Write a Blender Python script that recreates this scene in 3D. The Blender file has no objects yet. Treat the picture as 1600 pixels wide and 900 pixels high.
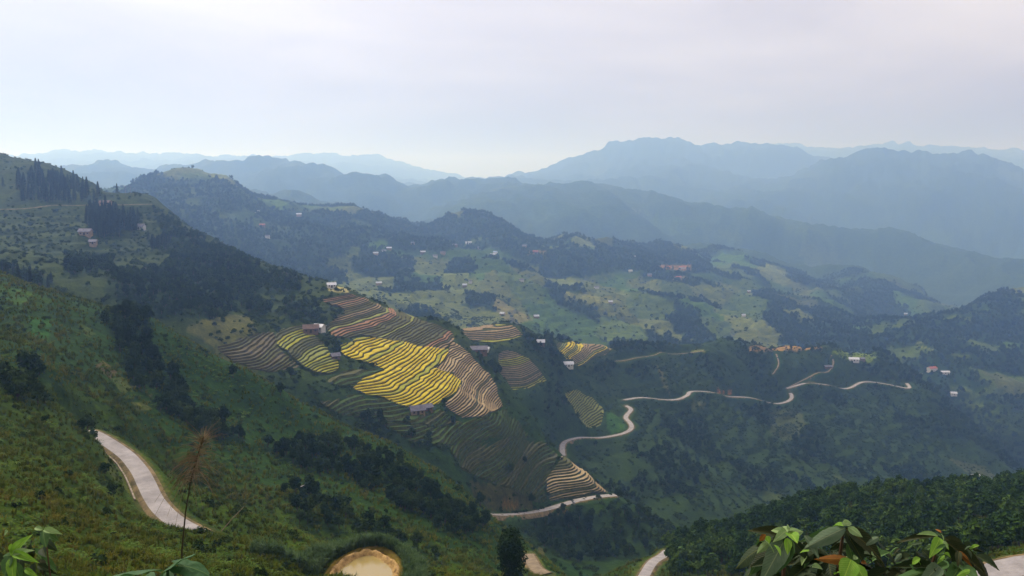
import bpy, bmesh, math, random, time
import numpy as np
from mathutils import Vector, Matrix
T0 = time.time()
rng = np.random.default_rng(7)
random.seed(7)
scene = bpy.context.scene
COL = scene.collection
R = math.radians

# ------------------------------------------------------------------ camera
F = 1300.0                      # focal length in pixels of a 1600 px wide frame
HOR = 290.0                     # image row of the horizon
TH = math.atan((450.0 - HOR) / F)
CT, ST = math.cos(TH), math.sin(TH)
cam_d = bpy.data.cameras.new('camera')
cam_d.sensor_width = 36.0
cam_d.lens = 36.0 * F / 1600.0
cam_d.clip_start = 0.1
cam_d.clip_end = 60000.0
cam = bpy.data.objects.new('camera', cam_d)
COL.objects.link(cam)
cam.location = (0, 0, 0)
cam.rotation_euler = (math.pi / 2 - TH, 0, 0)
scene.camera = cam

# ------------------------------------------------------------------ sky and sun
SUN_EL, SUN_AZ = 43.0, -36.0    # azimuth from +Y towards +X
world = bpy.data.worlds.new('World')
scene.world = world
world.use_nodes = True
wn = world.node_tree; wl = wn.links
wn.nodes.clear()
w_out = wn.nodes.new('ShaderNodeOutputWorld')
w_bg = wn.nodes.new('ShaderNodeBackground')
w_sky = wn.nodes.new('ShaderNodeTexSky')
w_sky.sky_type = 'NISHITA'
w_sky.sun_disc = False
w_sky.sun_elevation = R(SUN_EL)
w_sky.sun_rotation = R(SUN_AZ)
w_sky.altitude = 900
w_sky.air_density = 1.0
w_sky.dust_density = 4.0
w_tc = wn.nodes.new('ShaderNodeTexCoord')
w_map = wn.nodes.new('ShaderNodeMapping')
w_map.inputs['Scale'].default_value = (1.0, 1.0, 4.5)
w_map.inputs['Location'].default_value = (3.1, 0.7, 1.3)
w_n = wn.nodes.new('ShaderNodeTexNoise')
w_n.inputs['Scale'].default_value = 2.3
w_n.inputs['Detail'].default_value = 6
w_n.inputs['Roughness'].default_value = 0.5
w_n.inputs['Distortion'].default_value = 0.4
w_rmp = wn.nodes.new('ShaderNodeValToRGB')
w_rmp.color_ramp.elements[0].position = 0.37
w_rmp.color_ramp.elements[0].color = (5.2, 4.8, 5.15, 1)      # cloud layer, thin parts
w_rmp.color_ramp.elements[1].position = 0.62
w_rmp.color_ramp.elements[1].color = (6.7, 6.25, 6.4, 1)     # cloud layer, bright parts
w_mix = wn.nodes.new('ShaderNodeMix'); w_mix.data_type = 'RGBA'
w_mix.inputs['Factor'].default_value = 0.95                  # nearly closed overcast
wl.new(w_tc.outputs['Generated'], w_map.inputs['Vector'])
wl.new(w_map.outputs['Vector'], w_n.inputs['Vector'])
wl.new(w_n.outputs['Fac'], w_rmp.inputs['Fac'])
# the cloud sheet is thicker and bluer low down, brighter overhead
w_sep = wn.nodes.new('ShaderNodeSeparateXYZ'); wl.new(w_tc.outputs['Generated'], w_sep.inputs[0])
w_mr = wn.nodes.new('ShaderNodeMapRange'); w_mr.interpolation_type = 'SMOOTHSTEP'
w_mr.inputs['From Min'].default_value = -0.02; w_mr.inputs['From Max'].default_value = 0.22
wl.new(w_sep.outputs['Z'], w_mr.inputs['Value'])
w_low = wn.nodes.new('ShaderNodeMix'); w_low.data_type = 'RGBA'; w_low.blend_type = 'MULTIPLY'; w_low.inputs['Factor'].default_value = 1.0
w_el = wn.nodes.new('ShaderNodeMix'); w_el.data_type = 'RGBA'
w_el.inputs['A'].default_value = (0.40, 0.40, 0.52, 1); w_el.inputs['B'].default_value = (1, 1, 1, 1)
wl.new(w_mr.outputs['Result'], w_el.inputs['Factor'])
wl.new(w_el.outputs['Result'], w_low.inputs['B'])
wl.new(w_sky.outputs['Color'], w_mix.inputs['A'])
wl.new(w_rmp.outputs['Color'], w_low.inputs['A']); wl.new(w_low.outputs['Result'], w_mix.inputs['B'])
wl.new(w_mix.outputs['Result'], w_bg.inputs['Color'])
w_bg.inputs['Strength'].default_value = 0.1
wl.new(w_bg.outputs['Background'], w_out.inputs['Surface'])

sun_d = bpy.data.lights.new('sun', 'SUN')
sun_d.energy = 3.1
sun_d.angle = R(18)
sun_d.color = (1.0, 0.95, 0.89)
sun = bpy.data.objects.new('sun', sun_d)
COL.objects.link(sun)
sdir = Vector((math.sin(R(SUN_AZ)) * math.cos(R(SUN_EL)), math.cos(R(SUN_AZ)) * math.cos(R(SUN_EL)), math.sin(R(SUN_EL))))
sun.rotation_euler = (-sdir).to_track_quat('-Z', 'Y').to_euler()

scene.view_settings.view_transform = 'Standard'
scene.view_settings.look = 'None'
scene.view_settings.exposure = 0.40
scene.view_settings.gamma = 1.0
scene.cycles.use_denoising = True
scene.cycles.max_bounces = 8
scene.cycles.diffuse_bounces = 2
scene.cycles.transparent_max_bounces = 6
scene.cycles.volume_bounces = 5

# ------------------------------------------------------------------ helpers
def qs(px, py):
    """pixel -> x/y and z/y of its ray"""
    u = (450.0 - py) / F; r = (px - 800.0) / F
    den = CT + ST * u
    return r / den, (-ST + CT * u) / den
def at(px, py, y):
    q, s = qs(px, py)
    return (q * y, y, s * y)
def project(x, y, z):
    """world arrays -> pixel arrays (for reading off where a place shows in the photo)"""
    dep = y * CT - z * ST
    up = y * ST + z * CT
    dep = np.maximum(dep, 1e-3)
    return 800 + F * x / dep, 450 - F * up / dep

def hash2(ix, iy, seed):
    h = (ix.astype(np.int64) * 374761393 + iy.astype(np.int64) * 668265263 + seed * 1274126177) & 0xffffffff
    h = ((h ^ (h >> 13)) * 1274126177) & 0xffffffff
    return ((h ^ (h >> 16)) & 0xffffff) / float(0xffffff)
def vnoise(x, y, seed=0):
    xi = np.floor(x); yi = np.floor(y)
    fx = x - xi; fy = y - yi
    xi = xi.astype(np.int64); yi = yi.astype(np.int64)
    u = fx * fx * fx * (fx * (fx * 6 - 15) + 10); v = fy * fy * fy * (fy * (fy * 6 - 15) + 10)
    def g(dx, dy):
        a = hash2(xi + dx, yi + dy, seed) * 6.2831853
        return np.cos(a) * (fx - dx) + np.sin(a) * (fy - dy)
    n = (g(0, 0) * (1 - u) + g(1, 0) * u) * (1 - v) + (g(0, 1) * (1 - u) + g(1, 1) * u) * v
    return n * 1.4
def fbm(x, y, oct=4, seed=0, ridged=False, gain=0.5):
    a = 1.0; t = 0.0; tot = 0.0
    for o in range(oct):
        n = vnoise(x, y, seed + o * 17)
        if ridged: n = 1 - 2 * np.abs(n)
        t = t + a * n; tot += a
        x = x * 2.03 + 11.3; y = y * 2.03 + 5.7; a *= gain
    return t / tot
def sstep(a, b, x):
    t = np.clip((x - a) / (b - a), 0, 1)
    return t * t * (3 - 2 * t)
def in_poly(px, py, poly):
    inside = np.zeros(px.shape, bool)
    n = len(poly)
    for i in range(n):
        x1, y1 = poly[i]; x2, y2 = poly[(i + 1) % n]
        c = ((y1 > py) != (y2 > py)) & (px < (x2 - x1) * (py - y1) / (y2 - y1 + 1e-9) + x1)
        inside ^= c
    return inside

# ------------------------------------------------------------------ terrain heights
Y0 = 8.0                        # the grid's pole lies a little behind the viewpoint
CP = []
def add(pts, step=45.0):
    for i, p in enumerate(pts):
        if i + 1 < len(pts):
            q = pts[i + 1]
            n = max(1, int(abs(q[0] - p[0]) / step))
            for k in range(n):
                t = k / n
                CP.append(at(p[0] + (q[0] - p[0]) * t, p[1] + (q[1] - p[1]) * t, math.exp(math.log(p[2]) * (1 - t) + math.log(q[2]) * t)))
        else:
            CP.append(at(*p))
def pts(ps):
    for p in ps: CP.append(at(*p))
def valley(ps, dpy, kd, step=70):
    add([(a, b + dpy, c * kd) for a, b, c in ps], step)

# viewpoint ground
for x in (-9, -4, 0, 4, 9):
    CP.append((x, -5, -1.6)); CP.append((x, 0, -1.75)); CP.append((x, 3, -2.3)); CP.append((x, 6, -4.0))
for px in range(-300, 2000, 200):
    CP.append(at(px, 1050, 15)); CP.append(at(px, 1010, 26))
add([(-300, 940, 34), (0, 950, 40), (200, 960, 45), (400, 985, 52), (600, 1000, 60), (800, 1010, 72), (1000, 1020, 80), (1200, 1000, 75), (1400, 980, 65), (1600, 950, 60), (1900, 930, 60)], 120)
# near left bank, its road and the lip beyond the road
pts([(-200, 900, 48), (0, 900, 55), (100, 900, 60), (200, 900, 66), (300, 900, 74), (400, 900, 84), (460, 905, 92),
     (-200, 780, 70), (0, 800, 75), (100, 800, 86), (200, 850, 90), (300, 866, 98), (400, 866, 108), (0, 700, 108), (80, 720, 112), (-200, 690, 95),
     (0, 625, 138), (60, 640, 146), (-150, 610, 130)])
add([(95, 655, 151), (130, 678, 150), (150, 700, 147), (162, 735, 141), (190, 790, 130), (222, 818, 123), (255, 829, 119), (300, 838, 115), (345, 846, 112), (400, 858, 110)], 12)
add([(156, 688, 172), (200, 716, 163), (226, 750, 152), (245, 790, 141), (270, 818, 133), (304, 839, 127), (335, 853, 124), (370, 866, 121)], 12)
add([(120, 668, 185), (180, 688, 182), (250, 727, 173), (300, 756, 164), (350, 784, 156), (400, 807, 149), (460, 836, 141), (500, 856, 136)], 30)
add([(250, 765, 202), (350, 815, 192), (450, 865, 180), (520, 890, 168)], 40)
# pond shelf
PX, PY_, PZ = at(580, 868, 124)
PRX, PRY, PCY = 4.2, 9.0, 115.0
for a in range(0, 360, 45):
    for rr in (0.5, 1.0):
        CP.append((PX + 6.5 * rr * math.cos(R(a)), PCY + 11 * rr * math.sin(R(a)), PZ - 0.2))
add([(500, 880, 120), (470, 900, 108)], 40)
add([(640, 900, 140), (700, 895, 150), (760, 905, 150)], 40)
pts([(540, 905, 98), (640, 930, 98), (720, 950, 100), (620, 885, 165), (540, 870, 165), (700, 905, 175)])
# first spur: crest, face, hidden valley behind
S1 = [(-250, 395, 340), (-100, 412, 330), (0, 432, 320), (60, 455, 315), (140, 475, 310), (200, 492, 305), (240, 503, 305), (290, 535, 305), (340, 560, 305), (380, 578, 305),
      (440, 608, 312), (500, 640, 320), (560, 672, 325), (620, 705, 325), (680, 738, 325), (730, 772, 320), (770, 812, 310), (820, 850, 300), (870, 890, 290), (920, 940, 280)]
add(S1)
pts([(0, 490, 240), (0, 560, 180), (-150, 500, 230), (100, 540, 232), (100, 600, 186), (200, 600, 240), (200, 655, 206), (300, 610, 275), (300, 660, 245), (300, 720, 212), (400, 650, 283), (400, 720, 245),
     (400, 780, 204), (500, 700, 285), (500, 760, 240), (500, 812, 198), (600, 750, 265), (600, 810, 222), (680, 790, 260), (680, 850, 215), (750, 850, 250), (750, 895, 205), (810, 900, 235)])
add([(-200, 500, 420), (0, 515, 400), (150, 560, 390), (300, 620, 380), (400, 655, 370), (500, 710, 375), (600, 760, 375), (700, 800, 365), (780, 850, 355), (860, 910, 340), (930, 960, 320)], 70)
# second spur with the rice terraces: skyline and crest
S2 = [(-250, 190, 950), (-100, 225, 950), (0, 246, 950), (40, 262, 945), (100, 280, 930), (150, 300, 900), (200, 306, 880), (226, 310, 870), (240, 325, 850), (265, 342, 820), (300, 364, 780), (350, 392, 730), (400, 413, 690),
      (450, 433, 650), (500, 450, 625), (540, 457, 620), (600, 482, 628), (650, 497, 636), (705, 513, 645), (740, 549, 640), (770, 580, 620), (800, 612, 600), (840, 660, 560),
      (876, 711, 520), (915, 738, 503), (955, 768, 490), (1000, 795, 470), (1060, 832, 445), (1110, 870, 425)]
add(S2)
pts([(0, 425, 430), (0, 385, 560), (0, 322, 760), (-150, 400, 470), (-150, 320, 700), (100, 455, 425), (100, 415, 560), (100, 322, 770), (200, 470, 430), (200, 420, 560), (200, 345, 770), (300, 515, 430), (300, 450, 540), (300, 395, 690),
     (400, 565, 420), (400, 500, 500), (400, 445, 610), (500, 620, 418), (500, 560, 470), (500, 500, 545), (560, 650, 425), (600, 560, 505), (600, 615, 448), (600, 520, 560), (680, 640, 450), (680, 590, 500), (700, 550, 570),
     (740, 620, 500), (780, 665, 478), (650, 690, 410), (720, 730, 410), (780, 775, 425), (800, 740, 455), (840, 720, 500), (860, 755, 489), (862, 783, 474), (910, 740, 501), (910, 765, 486), (850, 795, 466), (770, 804, 418), (910, 780, 482), (950, 775, 485),
     (850, 830, 438), (900, 850, 436), (960, 850, 446), (1000, 870, 425), (900, 890, 385), (840, 885, 345), (1000, 910, 355)])
valley([p for p in S2 if p[0] < 720], 45, 1.30)
valley([p for p in S2 if p[0] >= 720], 45, 1.09, 50)
# third spur with the winding road
S3 = [(722, 513, 770), (770, 508, 800), (815, 512, 805), (845, 530, 830), (890, 535, 870), (940, 540, 920), (1000, 546, 1000), (1060, 550, 1050), (1100, 546, 1080), (1135, 533, 1100), (1175, 543, 1120), (1230, 547, 1150),
      (1285, 545, 1180), (1305, 552, 1200), (1370, 556, 1240), (1400, 570, 1230), (1430, 595, 1200), (1470, 627, 1150), (1520, 668, 1100), (1560, 702, 1070), (1600, 742, 1040), (1750, 830, 980)]
add(S3)
pts([(780, 560, 715), (820, 605, 690), (850, 600, 720), (870, 560, 790), (900, 570, 830), (900, 610, 780), (920, 660, 735), (950, 690, 715), (890, 690, 690), (985, 672, 745), (1000, 645, 810), (975, 628, 830), (960, 580, 890),
     (1000, 720, 660), (1070, 613, 930), (1080, 700, 770), (1080, 790, 590), (1200, 630, 1000), (1160, 580, 1040), (1200, 700, 850), (1180, 780, 690), (1300, 600, 1120), (1300, 660, 990), (1300, 740, 810), (1400, 603, 1160), (1400, 660, 1030), (1400, 740, 860),
     (1500, 720, 980), (1480, 680, 1040), (1560, 755, 950), (1440, 760, 850)])
add([(720, 556, 900), (800, 560, 940), (900, 590, 1040), (1000, 605, 1150), (1100, 610, 1230), (1200, 605, 1290), (1300, 612, 1340), (1400, 640, 1350), (1500, 710, 1230), (1600, 790, 1130), (1750, 860, 1080)], 70)
# near wooded spur on the right
S5 = [(950, 915, 228), (985, 885, 255), (1030, 862, 285), (1080, 850, 305), (1150, 832, 315), (1200, 813, 312), (1250, 797, 310), (1300, 787, 310), (1400, 779, 310), (1500, 772, 305), (1600, 764, 300), (1800, 745, 300)]
add(S5)
pts([(1010, 897, 240), (1035, 870, 268), (1150, 860, 268), (1250, 850, 245), (1350, 850, 225), (1450, 850, 200), (1550, 845, 185), (1650, 835, 180), (1060, 905, 225), (1150, 900, 220), (1250, 900, 195), (1400, 900, 160), (1480, 903, 130), (1530, 893, 118), (1550, 902, 108), (1585, 890, 108), (1625, 880, 108), (1700, 870, 105), (1600, 905, 98), (1680, 895, 95), (1580, 870, 118), (1640, 862, 118)])
add([(950, 945, 310), (1050, 905, 390), (1150, 885, 460), (1250, 855, 540), (1400, 835, 620), (1600, 825, 680), (1800, 815, 700)], 70)
# village hills behind
S6 = [(150, 330, 2000), (200, 315, 1950), (240, 300, 1950), (270, 293, 1980), (300, 289, 2000), (330, 291, 2000), (355, 303, 2020), (400, 330, 2080), (440, 337, 2150), (500, 336, 2200), (540, 344, 2230), (600, 350, 2270), (640, 357, 2300), (665, 353, 2350), (690, 344, 2380), (710, 340, 2400),
      (740, 348, 2420), (790, 362, 2450), (835, 384, 2450), (860, 377, 2480), (882, 374, 2500), (920, 386, 2530), (950, 403, 2600), (985, 393, 2640), (1030, 385, 2700), (1065, 389, 2720), (1095, 404, 2750), (1200, 428, 2800), (1300, 446, 2750), (1400, 475, 2600), (1450, 495, 2350)]
add(S6, 30)
pts([(240, 325, 1700), (300, 350, 1600), (400, 400, 1500), (450, 425, 1420), (550, 455, 1330), (550, 425, 1520), (550, 385, 1850), (640, 485, 1260), (640, 430, 1580), (640, 390, 1950), (700, 500, 1230), (720, 450, 1530), (720, 400, 1950), (800, 505, 1290), (790, 450, 1560), (800, 405, 2000),
     (870, 525, 1330), (870, 470, 1650), (900, 420, 2050), (950, 520, 1450), (950, 460, 1850), (1000, 425, 2200), (1050, 525, 1480), (1050, 460, 2000), (1100, 430, 2400), (1110, 530, 1490), (1150, 490, 1950), (1200, 530, 1600), (1200, 465, 2350), (1300, 522, 1780), (1300, 475, 2450), (1350, 550, 1500), (1400, 520, 2050)])
valley(S6, 28, 1.28)
# hill on the right behind the third spur
S7 = [(1440, 530, 1680), (1480, 513, 1750), (1530, 490, 1850), (1570, 477, 1950), (1600, 468, 2000), (1700, 440, 2150), (1850, 410, 2300)]
add(S7)
pts([(1450, 548, 1560), (1520, 545, 1600), (1600, 530, 1700), (1450, 580, 1430), (1520, 600, 1370), (1600, 600, 1400), (1600, 680, 1220), (1560, 650, 1260), (1750, 600, 1350)])
valley(S7, 30, 1.3)
# far ridges
S8 = [(330, 308, 3500), (380, 312, 3500), (440, 314, 3480), (480, 317, 3450), (520, 326, 3400), (580, 346, 3300), (640, 368, 3200)]
add(S8, 30); valley(S8, 25, 1.2)
S9 = [(-200, 290, 5500), (60, 285, 5500), (150, 274, 5500), (200, 277, 5500), (240, 285, 5500), (290, 274, 5400), (350, 261, 5300), (390, 264, 5200), (450, 275, 5000), (500, 281, 4900), (560, 291, 4800), (620, 298, 4700), (700, 292, 4600), (760, 297, 4500), (800, 296, 4400), (870, 301, 4300), (925, 295, 4300),
      (960, 311, 4300), (1000, 314, 4200), (1050, 333, 4200), (1100, 345, 4100), (1130, 339, 4100), (1180, 353, 4000), (1230, 372, 3900), (1300, 378, 3900), (1380, 378, 3900), (1450, 400, 3700), (1530, 425, 3400), (1600, 430, 3300), (1800, 420, 3300)]
add(S9, 30)
pts([(700, 335, 3700), (800, 345, 3600), (900, 355, 3500), (1000, 375, 3450), (1100, 395, 3350), (450, 305, 4300), (580, 320, 4100), (1200, 410, 3300), (1350, 430, 3200), (1450, 450, 3000)])
valley(S9, 16, 1.25)
S10 = [(780, 292, 8500), (830, 281, 8500), (870, 268, 8600), (905, 256, 8700), (950, 238, 8800), (1000, 226, 9000), (1050, 229, 9000), (1100, 235, 9000), (1150, 236, 9000), (1200, 240, 8800), (1250, 250, 8600)]
add(S10, 25)
S10b = [(1230, 292, 6600), (1280, 268, 6700), (1320, 257, 6800), (1360, 250, 6900), (1380, 247, 6900), (1420, 253, 6900), (1470, 256, 6800), (1500, 255, 6800), (1550, 262, 6700), (1600, 275, 6600), (1750, 290, 6500)]
add(S10b, 25)
pts([(1000, 290, 6500), (1100, 300, 6200), (1300, 330, 5400), (1450, 330, 5300), (1600, 350, 5000), (1150, 320, 5500)])
S11 = [(-300, 262, 12500), (-50, 258, 12500), (60, 250, 12500), (135, 242, 12500), (180, 247, 12500), (240, 253, 12500), (310, 251, 12500), (370, 257, 12500), (470, 250, 13000), (560, 248, 13000), (610, 254, 13000), (650, 266, 13000), (700, 276, 13000), (735, 280, 13000), (780, 285, 13000)]
add(S11, 30)
S11b = [(1180, 234, 13000), (1240, 232, 13000), (1270, 230, 13000), (1310, 236, 13000), (1370, 238, 13000), (1400, 230, 12800), (1430, 237, 12800), (1460, 236, 12600), (1490, 236, 12600), (1510, 243, 12600), (1540, 236, 12600), (1570, 243, 12600), (1595, 240, 12600), (1650, 250, 12600), (1850, 255, 12600)]
add(S11b, 20)
valley(S10, 30, 1.2); valley(S10b, 25, 1.25)
for px in range(-300, 2000, 150): pts([(px, 300, 15500), (px, 320, 20000)])

A_Q = 1.6
CPa = np.array(CP)
cq = CPa[:, 0] / (CPa[:, 1] + Y0); cl = np.log(CPa[:, 1] + Y0); cs = CPa[:, 2] / (CPa[:, 1] + Y0)
key = np.round(np.stack([cq * 400, cl * 200], 1)).astype(int)
_, ui = np.unique(key, axis=0, return_index=True)
cq, cl, cs = cq[ui], cl[ui], cs[ui]
def kern(q1, l1, q2, l2):
    return np.sqrt(((q1[:, None] - q2[None]) * A_Q) ** 2 + (l1[:, None] - l2[None]) ** 2 + 0.0004)
N = len(cq)
M_ = np.zeros((N + 3, N + 3)); M_[:N, :N] = kern(cq, cl, cq, cl) - np.eye(N) * 0.004
M_[:N, N] = 1; M_[:N, N + 1] = cq; M_[:N, N + 2] = cl
M_[N, :N] = 1; M_[N + 1, :N] = cq; M_[N + 2, :N] = cl
W_ = np.linalg.solve(M_, np.concatenate([cs, np.zeros(3)]))

NQ, NL = 781, 940
QMAX = 0.86
gq = np.linspace(-QMAX, QMAX, NQ)
# log-distance spacing: finer where the picture shows most ground
lk = np.linspace(math.log(1.5), math.log(20000.0), 4000)
dens = 0.35 + 1.0 * np.exp(-((lk - 5.2) / 0.75) ** 2) + 1.1 * np.exp(-((lk - 6.7) / 0.6) ** 2) + 0.75 * np.exp(-((lk - 7.8) / 0.55) ** 2)
cum = np.concatenate([[0], np.cumsum((dens[1:] + dens[:-1]) / 2)]); cum /= cum[-1]
gl = np.interp(np.linspace(0, 1, NL), cum, lk)
LL, QQ = np.meshgrid(gl, gq, indexing='ij')           # [NL, NQ]
Sg = np.empty((NL, NQ))
qf = gq
hq = gq[::2]
for i in range(0, NL, 12):
    lq = gl[i:i + 12]
    l_ = np.repeat(lq, len(hq)); q_ = np.tile(hq, len(lq))
    k = kern(q_, l_, cq, cl)
    hv_ = (k @ W_[:N] + W_[N] + W_[N + 1] * q_ + W_[N + 2] * l_).reshape(len(lq), -1)
    Sg[i:i + 12, ::2] = hv_; Sg[i:i + 12, 1::2] = (hv_[:, :-1] + hv_[:, 1:]) / 2
YG = np.exp(LL) - Y0
XG = QQ * (YG + Y0)
ZG = Sg * (YG + Y0)
ZB = ZG.copy()
# relief: gullies and humps that grow with distance
def relief(x, y):
    e = 0
    w = fbm(x / 90, y / 90, 3, 3) * 30
    for lam, amp, y1, y2 in ((26, 1.1, 40, 120), (70, 4.0, 180, 420), (170, 17.0, 480, 1000), (420, 54.0, 1150, 2000), (430, 34.0, 2600, 4200), (1300, 100, 2800, 5200)):
        g = sstep(y1, y2, y)
        e = e + g * amp * (fbm((x + w) / lam, (y * 0.75 - w) / lam, 3, int(lam), True) - 0.25)
    return e

# terraced fields, outlined where the photo shows them: outline, distance range, step height, colours
FIELDS = {
 'left':  ([(432, 516), (462, 508), (492, 524), (512, 545), (530, 568), (532, 578), (500, 588), (478, 576), (455, 562), (434, 540)], 405, 560, 0.85),
 'upper': ([(500, 470), (546, 458), (600, 481), (650, 497), (704, 514), (712, 528), (690, 548), (640, 540), (566, 526), (520, 528), (505, 510), (540, 486)], 480, 700, 0.85),
 'gold':  ([(524, 546), (560, 528), (600, 533), (645, 541), (692, 549), (704, 545), (698, 562), (676, 580), (700, 584), (722, 598), (714, 614), (684, 630), (655, 640), (622, 632), (584, 622), (550, 608), (580, 590), (606, 578), (560, 566), (540, 560)], 405, 660, 0.9),
 'brown': ([(706, 532), (722, 545), (740, 560), (765, 586), (776, 606), (787, 636), (760, 652), (724, 654), (690, 636), (716, 616), (724, 598), (702, 583), (680, 579), (700, 563)], 405, 660, 0.82),
 'patch': ([(548, 577), (604, 580), (582, 590), (550, 606), (520, 602), (504, 592), (534, 582)], 400, 520, 1.3),
 'below': ([(500, 634), (552, 614), (586, 626), (624, 636), (656, 644), (690, 642), (722, 660), (690, 668), (600, 660), (530, 650)], 390, 500, 1.5),
 'knoll': ([(722, 514), (770, 509), (800, 510), (818, 524), (800, 532), (770, 536), (745, 536), (726, 528)], 700, 860, 1.1),
 'comb':  ([(778, 552), (800, 548), (828, 562), (846, 580), (858, 596), (838, 600), (836, 608), (800, 611), (778, 602), (784, 580)], 640, 800, 1.2),
 'crest': ([(866, 537), (920, 537), (960, 543), (955, 553), (925, 560), (915, 573), (902, 574), (892, 564), (872, 556)], 760, 1000, 1.2),
 'green': ([(882, 616), (900, 608), (925, 622), (944, 640), (942, 664), (918, 672), (905, 655), (890, 634)], 640, 860, 1.4),
 'lower': ([(878, 714), (905, 724), (935, 745), (956, 768), (920, 774), (890, 780), (862, 785), (850, 770), (858, 745), (868, 728)], 420, 560, 1.0),
 'fan':   ([(700, 700), (740, 690), (790, 688), (840, 690), (876, 712), (866, 728), (857, 745), (849, 770), (858, 786), (838, 786), (800, 768), (760, 752), (720, 735)], 400, 560, 1.5),
 'slope': ([(600, 664), (690, 671), (724, 662), (760, 655), (790, 640), (806, 655), (830, 684), (790, 686), (740, 688), (698, 698), (640, 690)], 395, 600, 1.5),
 'west': ([(335, 545), (400, 522), (430, 518), (432, 542), (452, 562), (470, 575), (420, 582), (368, 572)], 395, 560, 1.0),
}
gpx, gpy = project(XG, YG, ZG)
FM = np.zeros((NL, NQ))
for k_, (pl_, y0_, y1_, h_) in FIELDS.items():
    FM = np.maximum(FM, (in_poly(gpx, gpy, pl_) & (YG > y0_) & (YG < y1_)).astype(float))
def blur(a, n=1):
    for _ in range(n):
        p = np.pad(a, 1, mode='edge')
        a = (p[1:-1, 1:-1] * 2 + p[:-2, 1:-1] + p[2:, 1:-1] + p[1:-1, :-2] + p[1:-1, 2:]) / 6
    return a
FMb = blur(FM, 14)
REL = relief(XG, YG)
wig = 1.6 * fbm(XG / 34, YG / 46, 2, 91) + 3.0 * fbm(XG / 85, YG / 110, 2, 92)
ZG = ZG + REL * (1 - 0.85 * np.clip(FMb * 1.6, 0, 1)) + wig * np.clip(FMb * 1.6, 0, 1)
def lookup(arr, x, y):
    l = np.log(np.maximum(y + Y0, 1.6)); q = x / (y + Y0)
    fi = np.interp(l, gl, np.arange(NL)); fj = (q + QMAX) / (2 * QMAX) * (NQ - 1)
    fj = np.clip(fj, 0, NQ - 1.001); fi = np.clip(fi, 0, NL - 1.001)
    i = fi.astype(int); j = fj.astype(int); a = fi - i; b = fj - j
    return (arr[i, j] * (1 - a) + arr[i + 1, j] * a) * (1 - b) + (arr[i, j + 1] * (1 - a) + arr[i + 1, j + 1] * a) * b
def H(x, y):
    return lookup(ZG, np.asarray(x, float), np.asarray(y, float))
def visible_mask():
    px, py = project(XG, YG, ZG)
    run = np.maximum.accumulate(np.where(YG > 1, ZG / np.maximum(YG, 1), -9), axis=0)
    return px, py, (ZG / np.maximum(YG, 1) >= run - 0.004) & (YG > 1)
print('terrain', len(cq), time.time() - T0)

TINT = np.zeros((NL, NQ, 4))
# ------------------------------------------------------------------ rays from the viewpoint to the ground
def ray(px, py, y0=20.0, y1=4000.0):
    q, s_ = qs(px, py)
    y = np.exp(np.linspace(math.log(y0), math.log(y1), 900))
    d = H(q * y, y) - s_ * y
    hit = np.nonzero(d >= 0)[0]
    if len(hit) and hit[0] > 0:
        i = hit[0]; t = d[i - 1] / (d[i - 1] - d[i] + 1e-12)
        yy = y[i - 1] + (y[i] - y[i - 1]) * t
    elif len(hit): yy = y[0]
    else: yy = y[np.argmax(d / y)]
    return np.array([q * yy, yy, float(H(q * yy, yy))])
def path(pix, y0, y1, step=3.0, smooth=6):
    p = np.array([ray(w_[0], w_[1], y0, y1) if len(w_) == 2 else np.array(at(*w_)) for w_ in pix])
    out = []
    for i in range(len(p) - 1):
        n = max(1, int(np.linalg.norm(p[i + 1, :2] - p[i, :2]) / step))
        out += [p[i] + (p[i + 1] - p[i]) * t / n for t in range(n)]
    out = np.array(out + [p[-1]])
    for _ in range(smooth):
        out[1:-1] = out[1:-1] * 0.5 + (out[:-2] + out[2:]) * 0.25
    out[:, 2] = H(out[:, 0], out[:, 1])
    for _ in range(smooth * 2):
        out[1:-1, 2] = out[1:-1, 2] * 0.5 + (out[:-2, 2] + out[2:, 2]) * 0.25
    return out
# name: waypoints in the photo, distance range, width
ROADS = [
 ([(136, 679, 182), (152, 686, 176), (175, 698), (200, 716), (218, 738), (230, 760), (240, 785), (258, 806), (280, 824), (300, 836, 128), (316, 845, 125)], 118, 215, 3.2, 'concrete'),
 ([(762, 803), (790, 806), (820, 804), (850, 797), (880, 787), (910, 779), (935, 775), (962, 772)], 360, 560, 4.2, 'concrete'),
 ([(880, 712), (877, 700), (880, 686), (905, 682), (950, 682), (978, 678), (991, 671), (986, 662), (976, 653), (981, 645), (991, 640), (978, 634)], 580, 900, 4.0, 'concrete'),
 ([(975, 625), (1000, 620), (1040, 624), (1065, 625), (1079, 618), (1073, 612), (1088, 610), (1115, 613), (1150, 619), (1195, 628), (1218, 632), (1233, 627), (1241, 618), (1234, 613)], 760, 1180, 4.0, 'concrete'),
 ([(1229, 607), (1250, 601), (1282, 600), (1330, 607), (1337, 601), (1346, 595), (1365, 597), (1395, 602), (1424, 608), (1417, 599)], 960, 1250, 4.0, 'concrete'),
 ([(1004, 904), (1012, 890), (1022, 876), (1044, 861)], 225, 300, 3.2, 'concrete'),
 ([(1470, 945), (1510, 922), (1550, 904), (1585, 890), (1625, 880), (1680, 873)], 70, 150, 4.6, 'concrete'),
 ([(824, 866), (832, 880), (838, 890), (852, 906)], 250, 380, 4.0, 'dirt'),
 ([(-20, 327), (60, 325), (120, 322), (180, 321), (236, 319)], 700, 900, 2.6, 'dirt'),
 ([(1230, 606), (1255, 594), (1285, 582), (1302, 574), (1303, 562), (1299, 555)], 960, 1250, 1.3, 'dirt'),
 ([(1207, 585), (1218, 570), (1213, 553)], 960, 1250, 1.1, 'dirt'),
 ([(962, 564), (1000, 558), (1040, 552), (1100, 548)], 800, 1150, 1.1, 'dirt'),
]
PATHS = []
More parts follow.
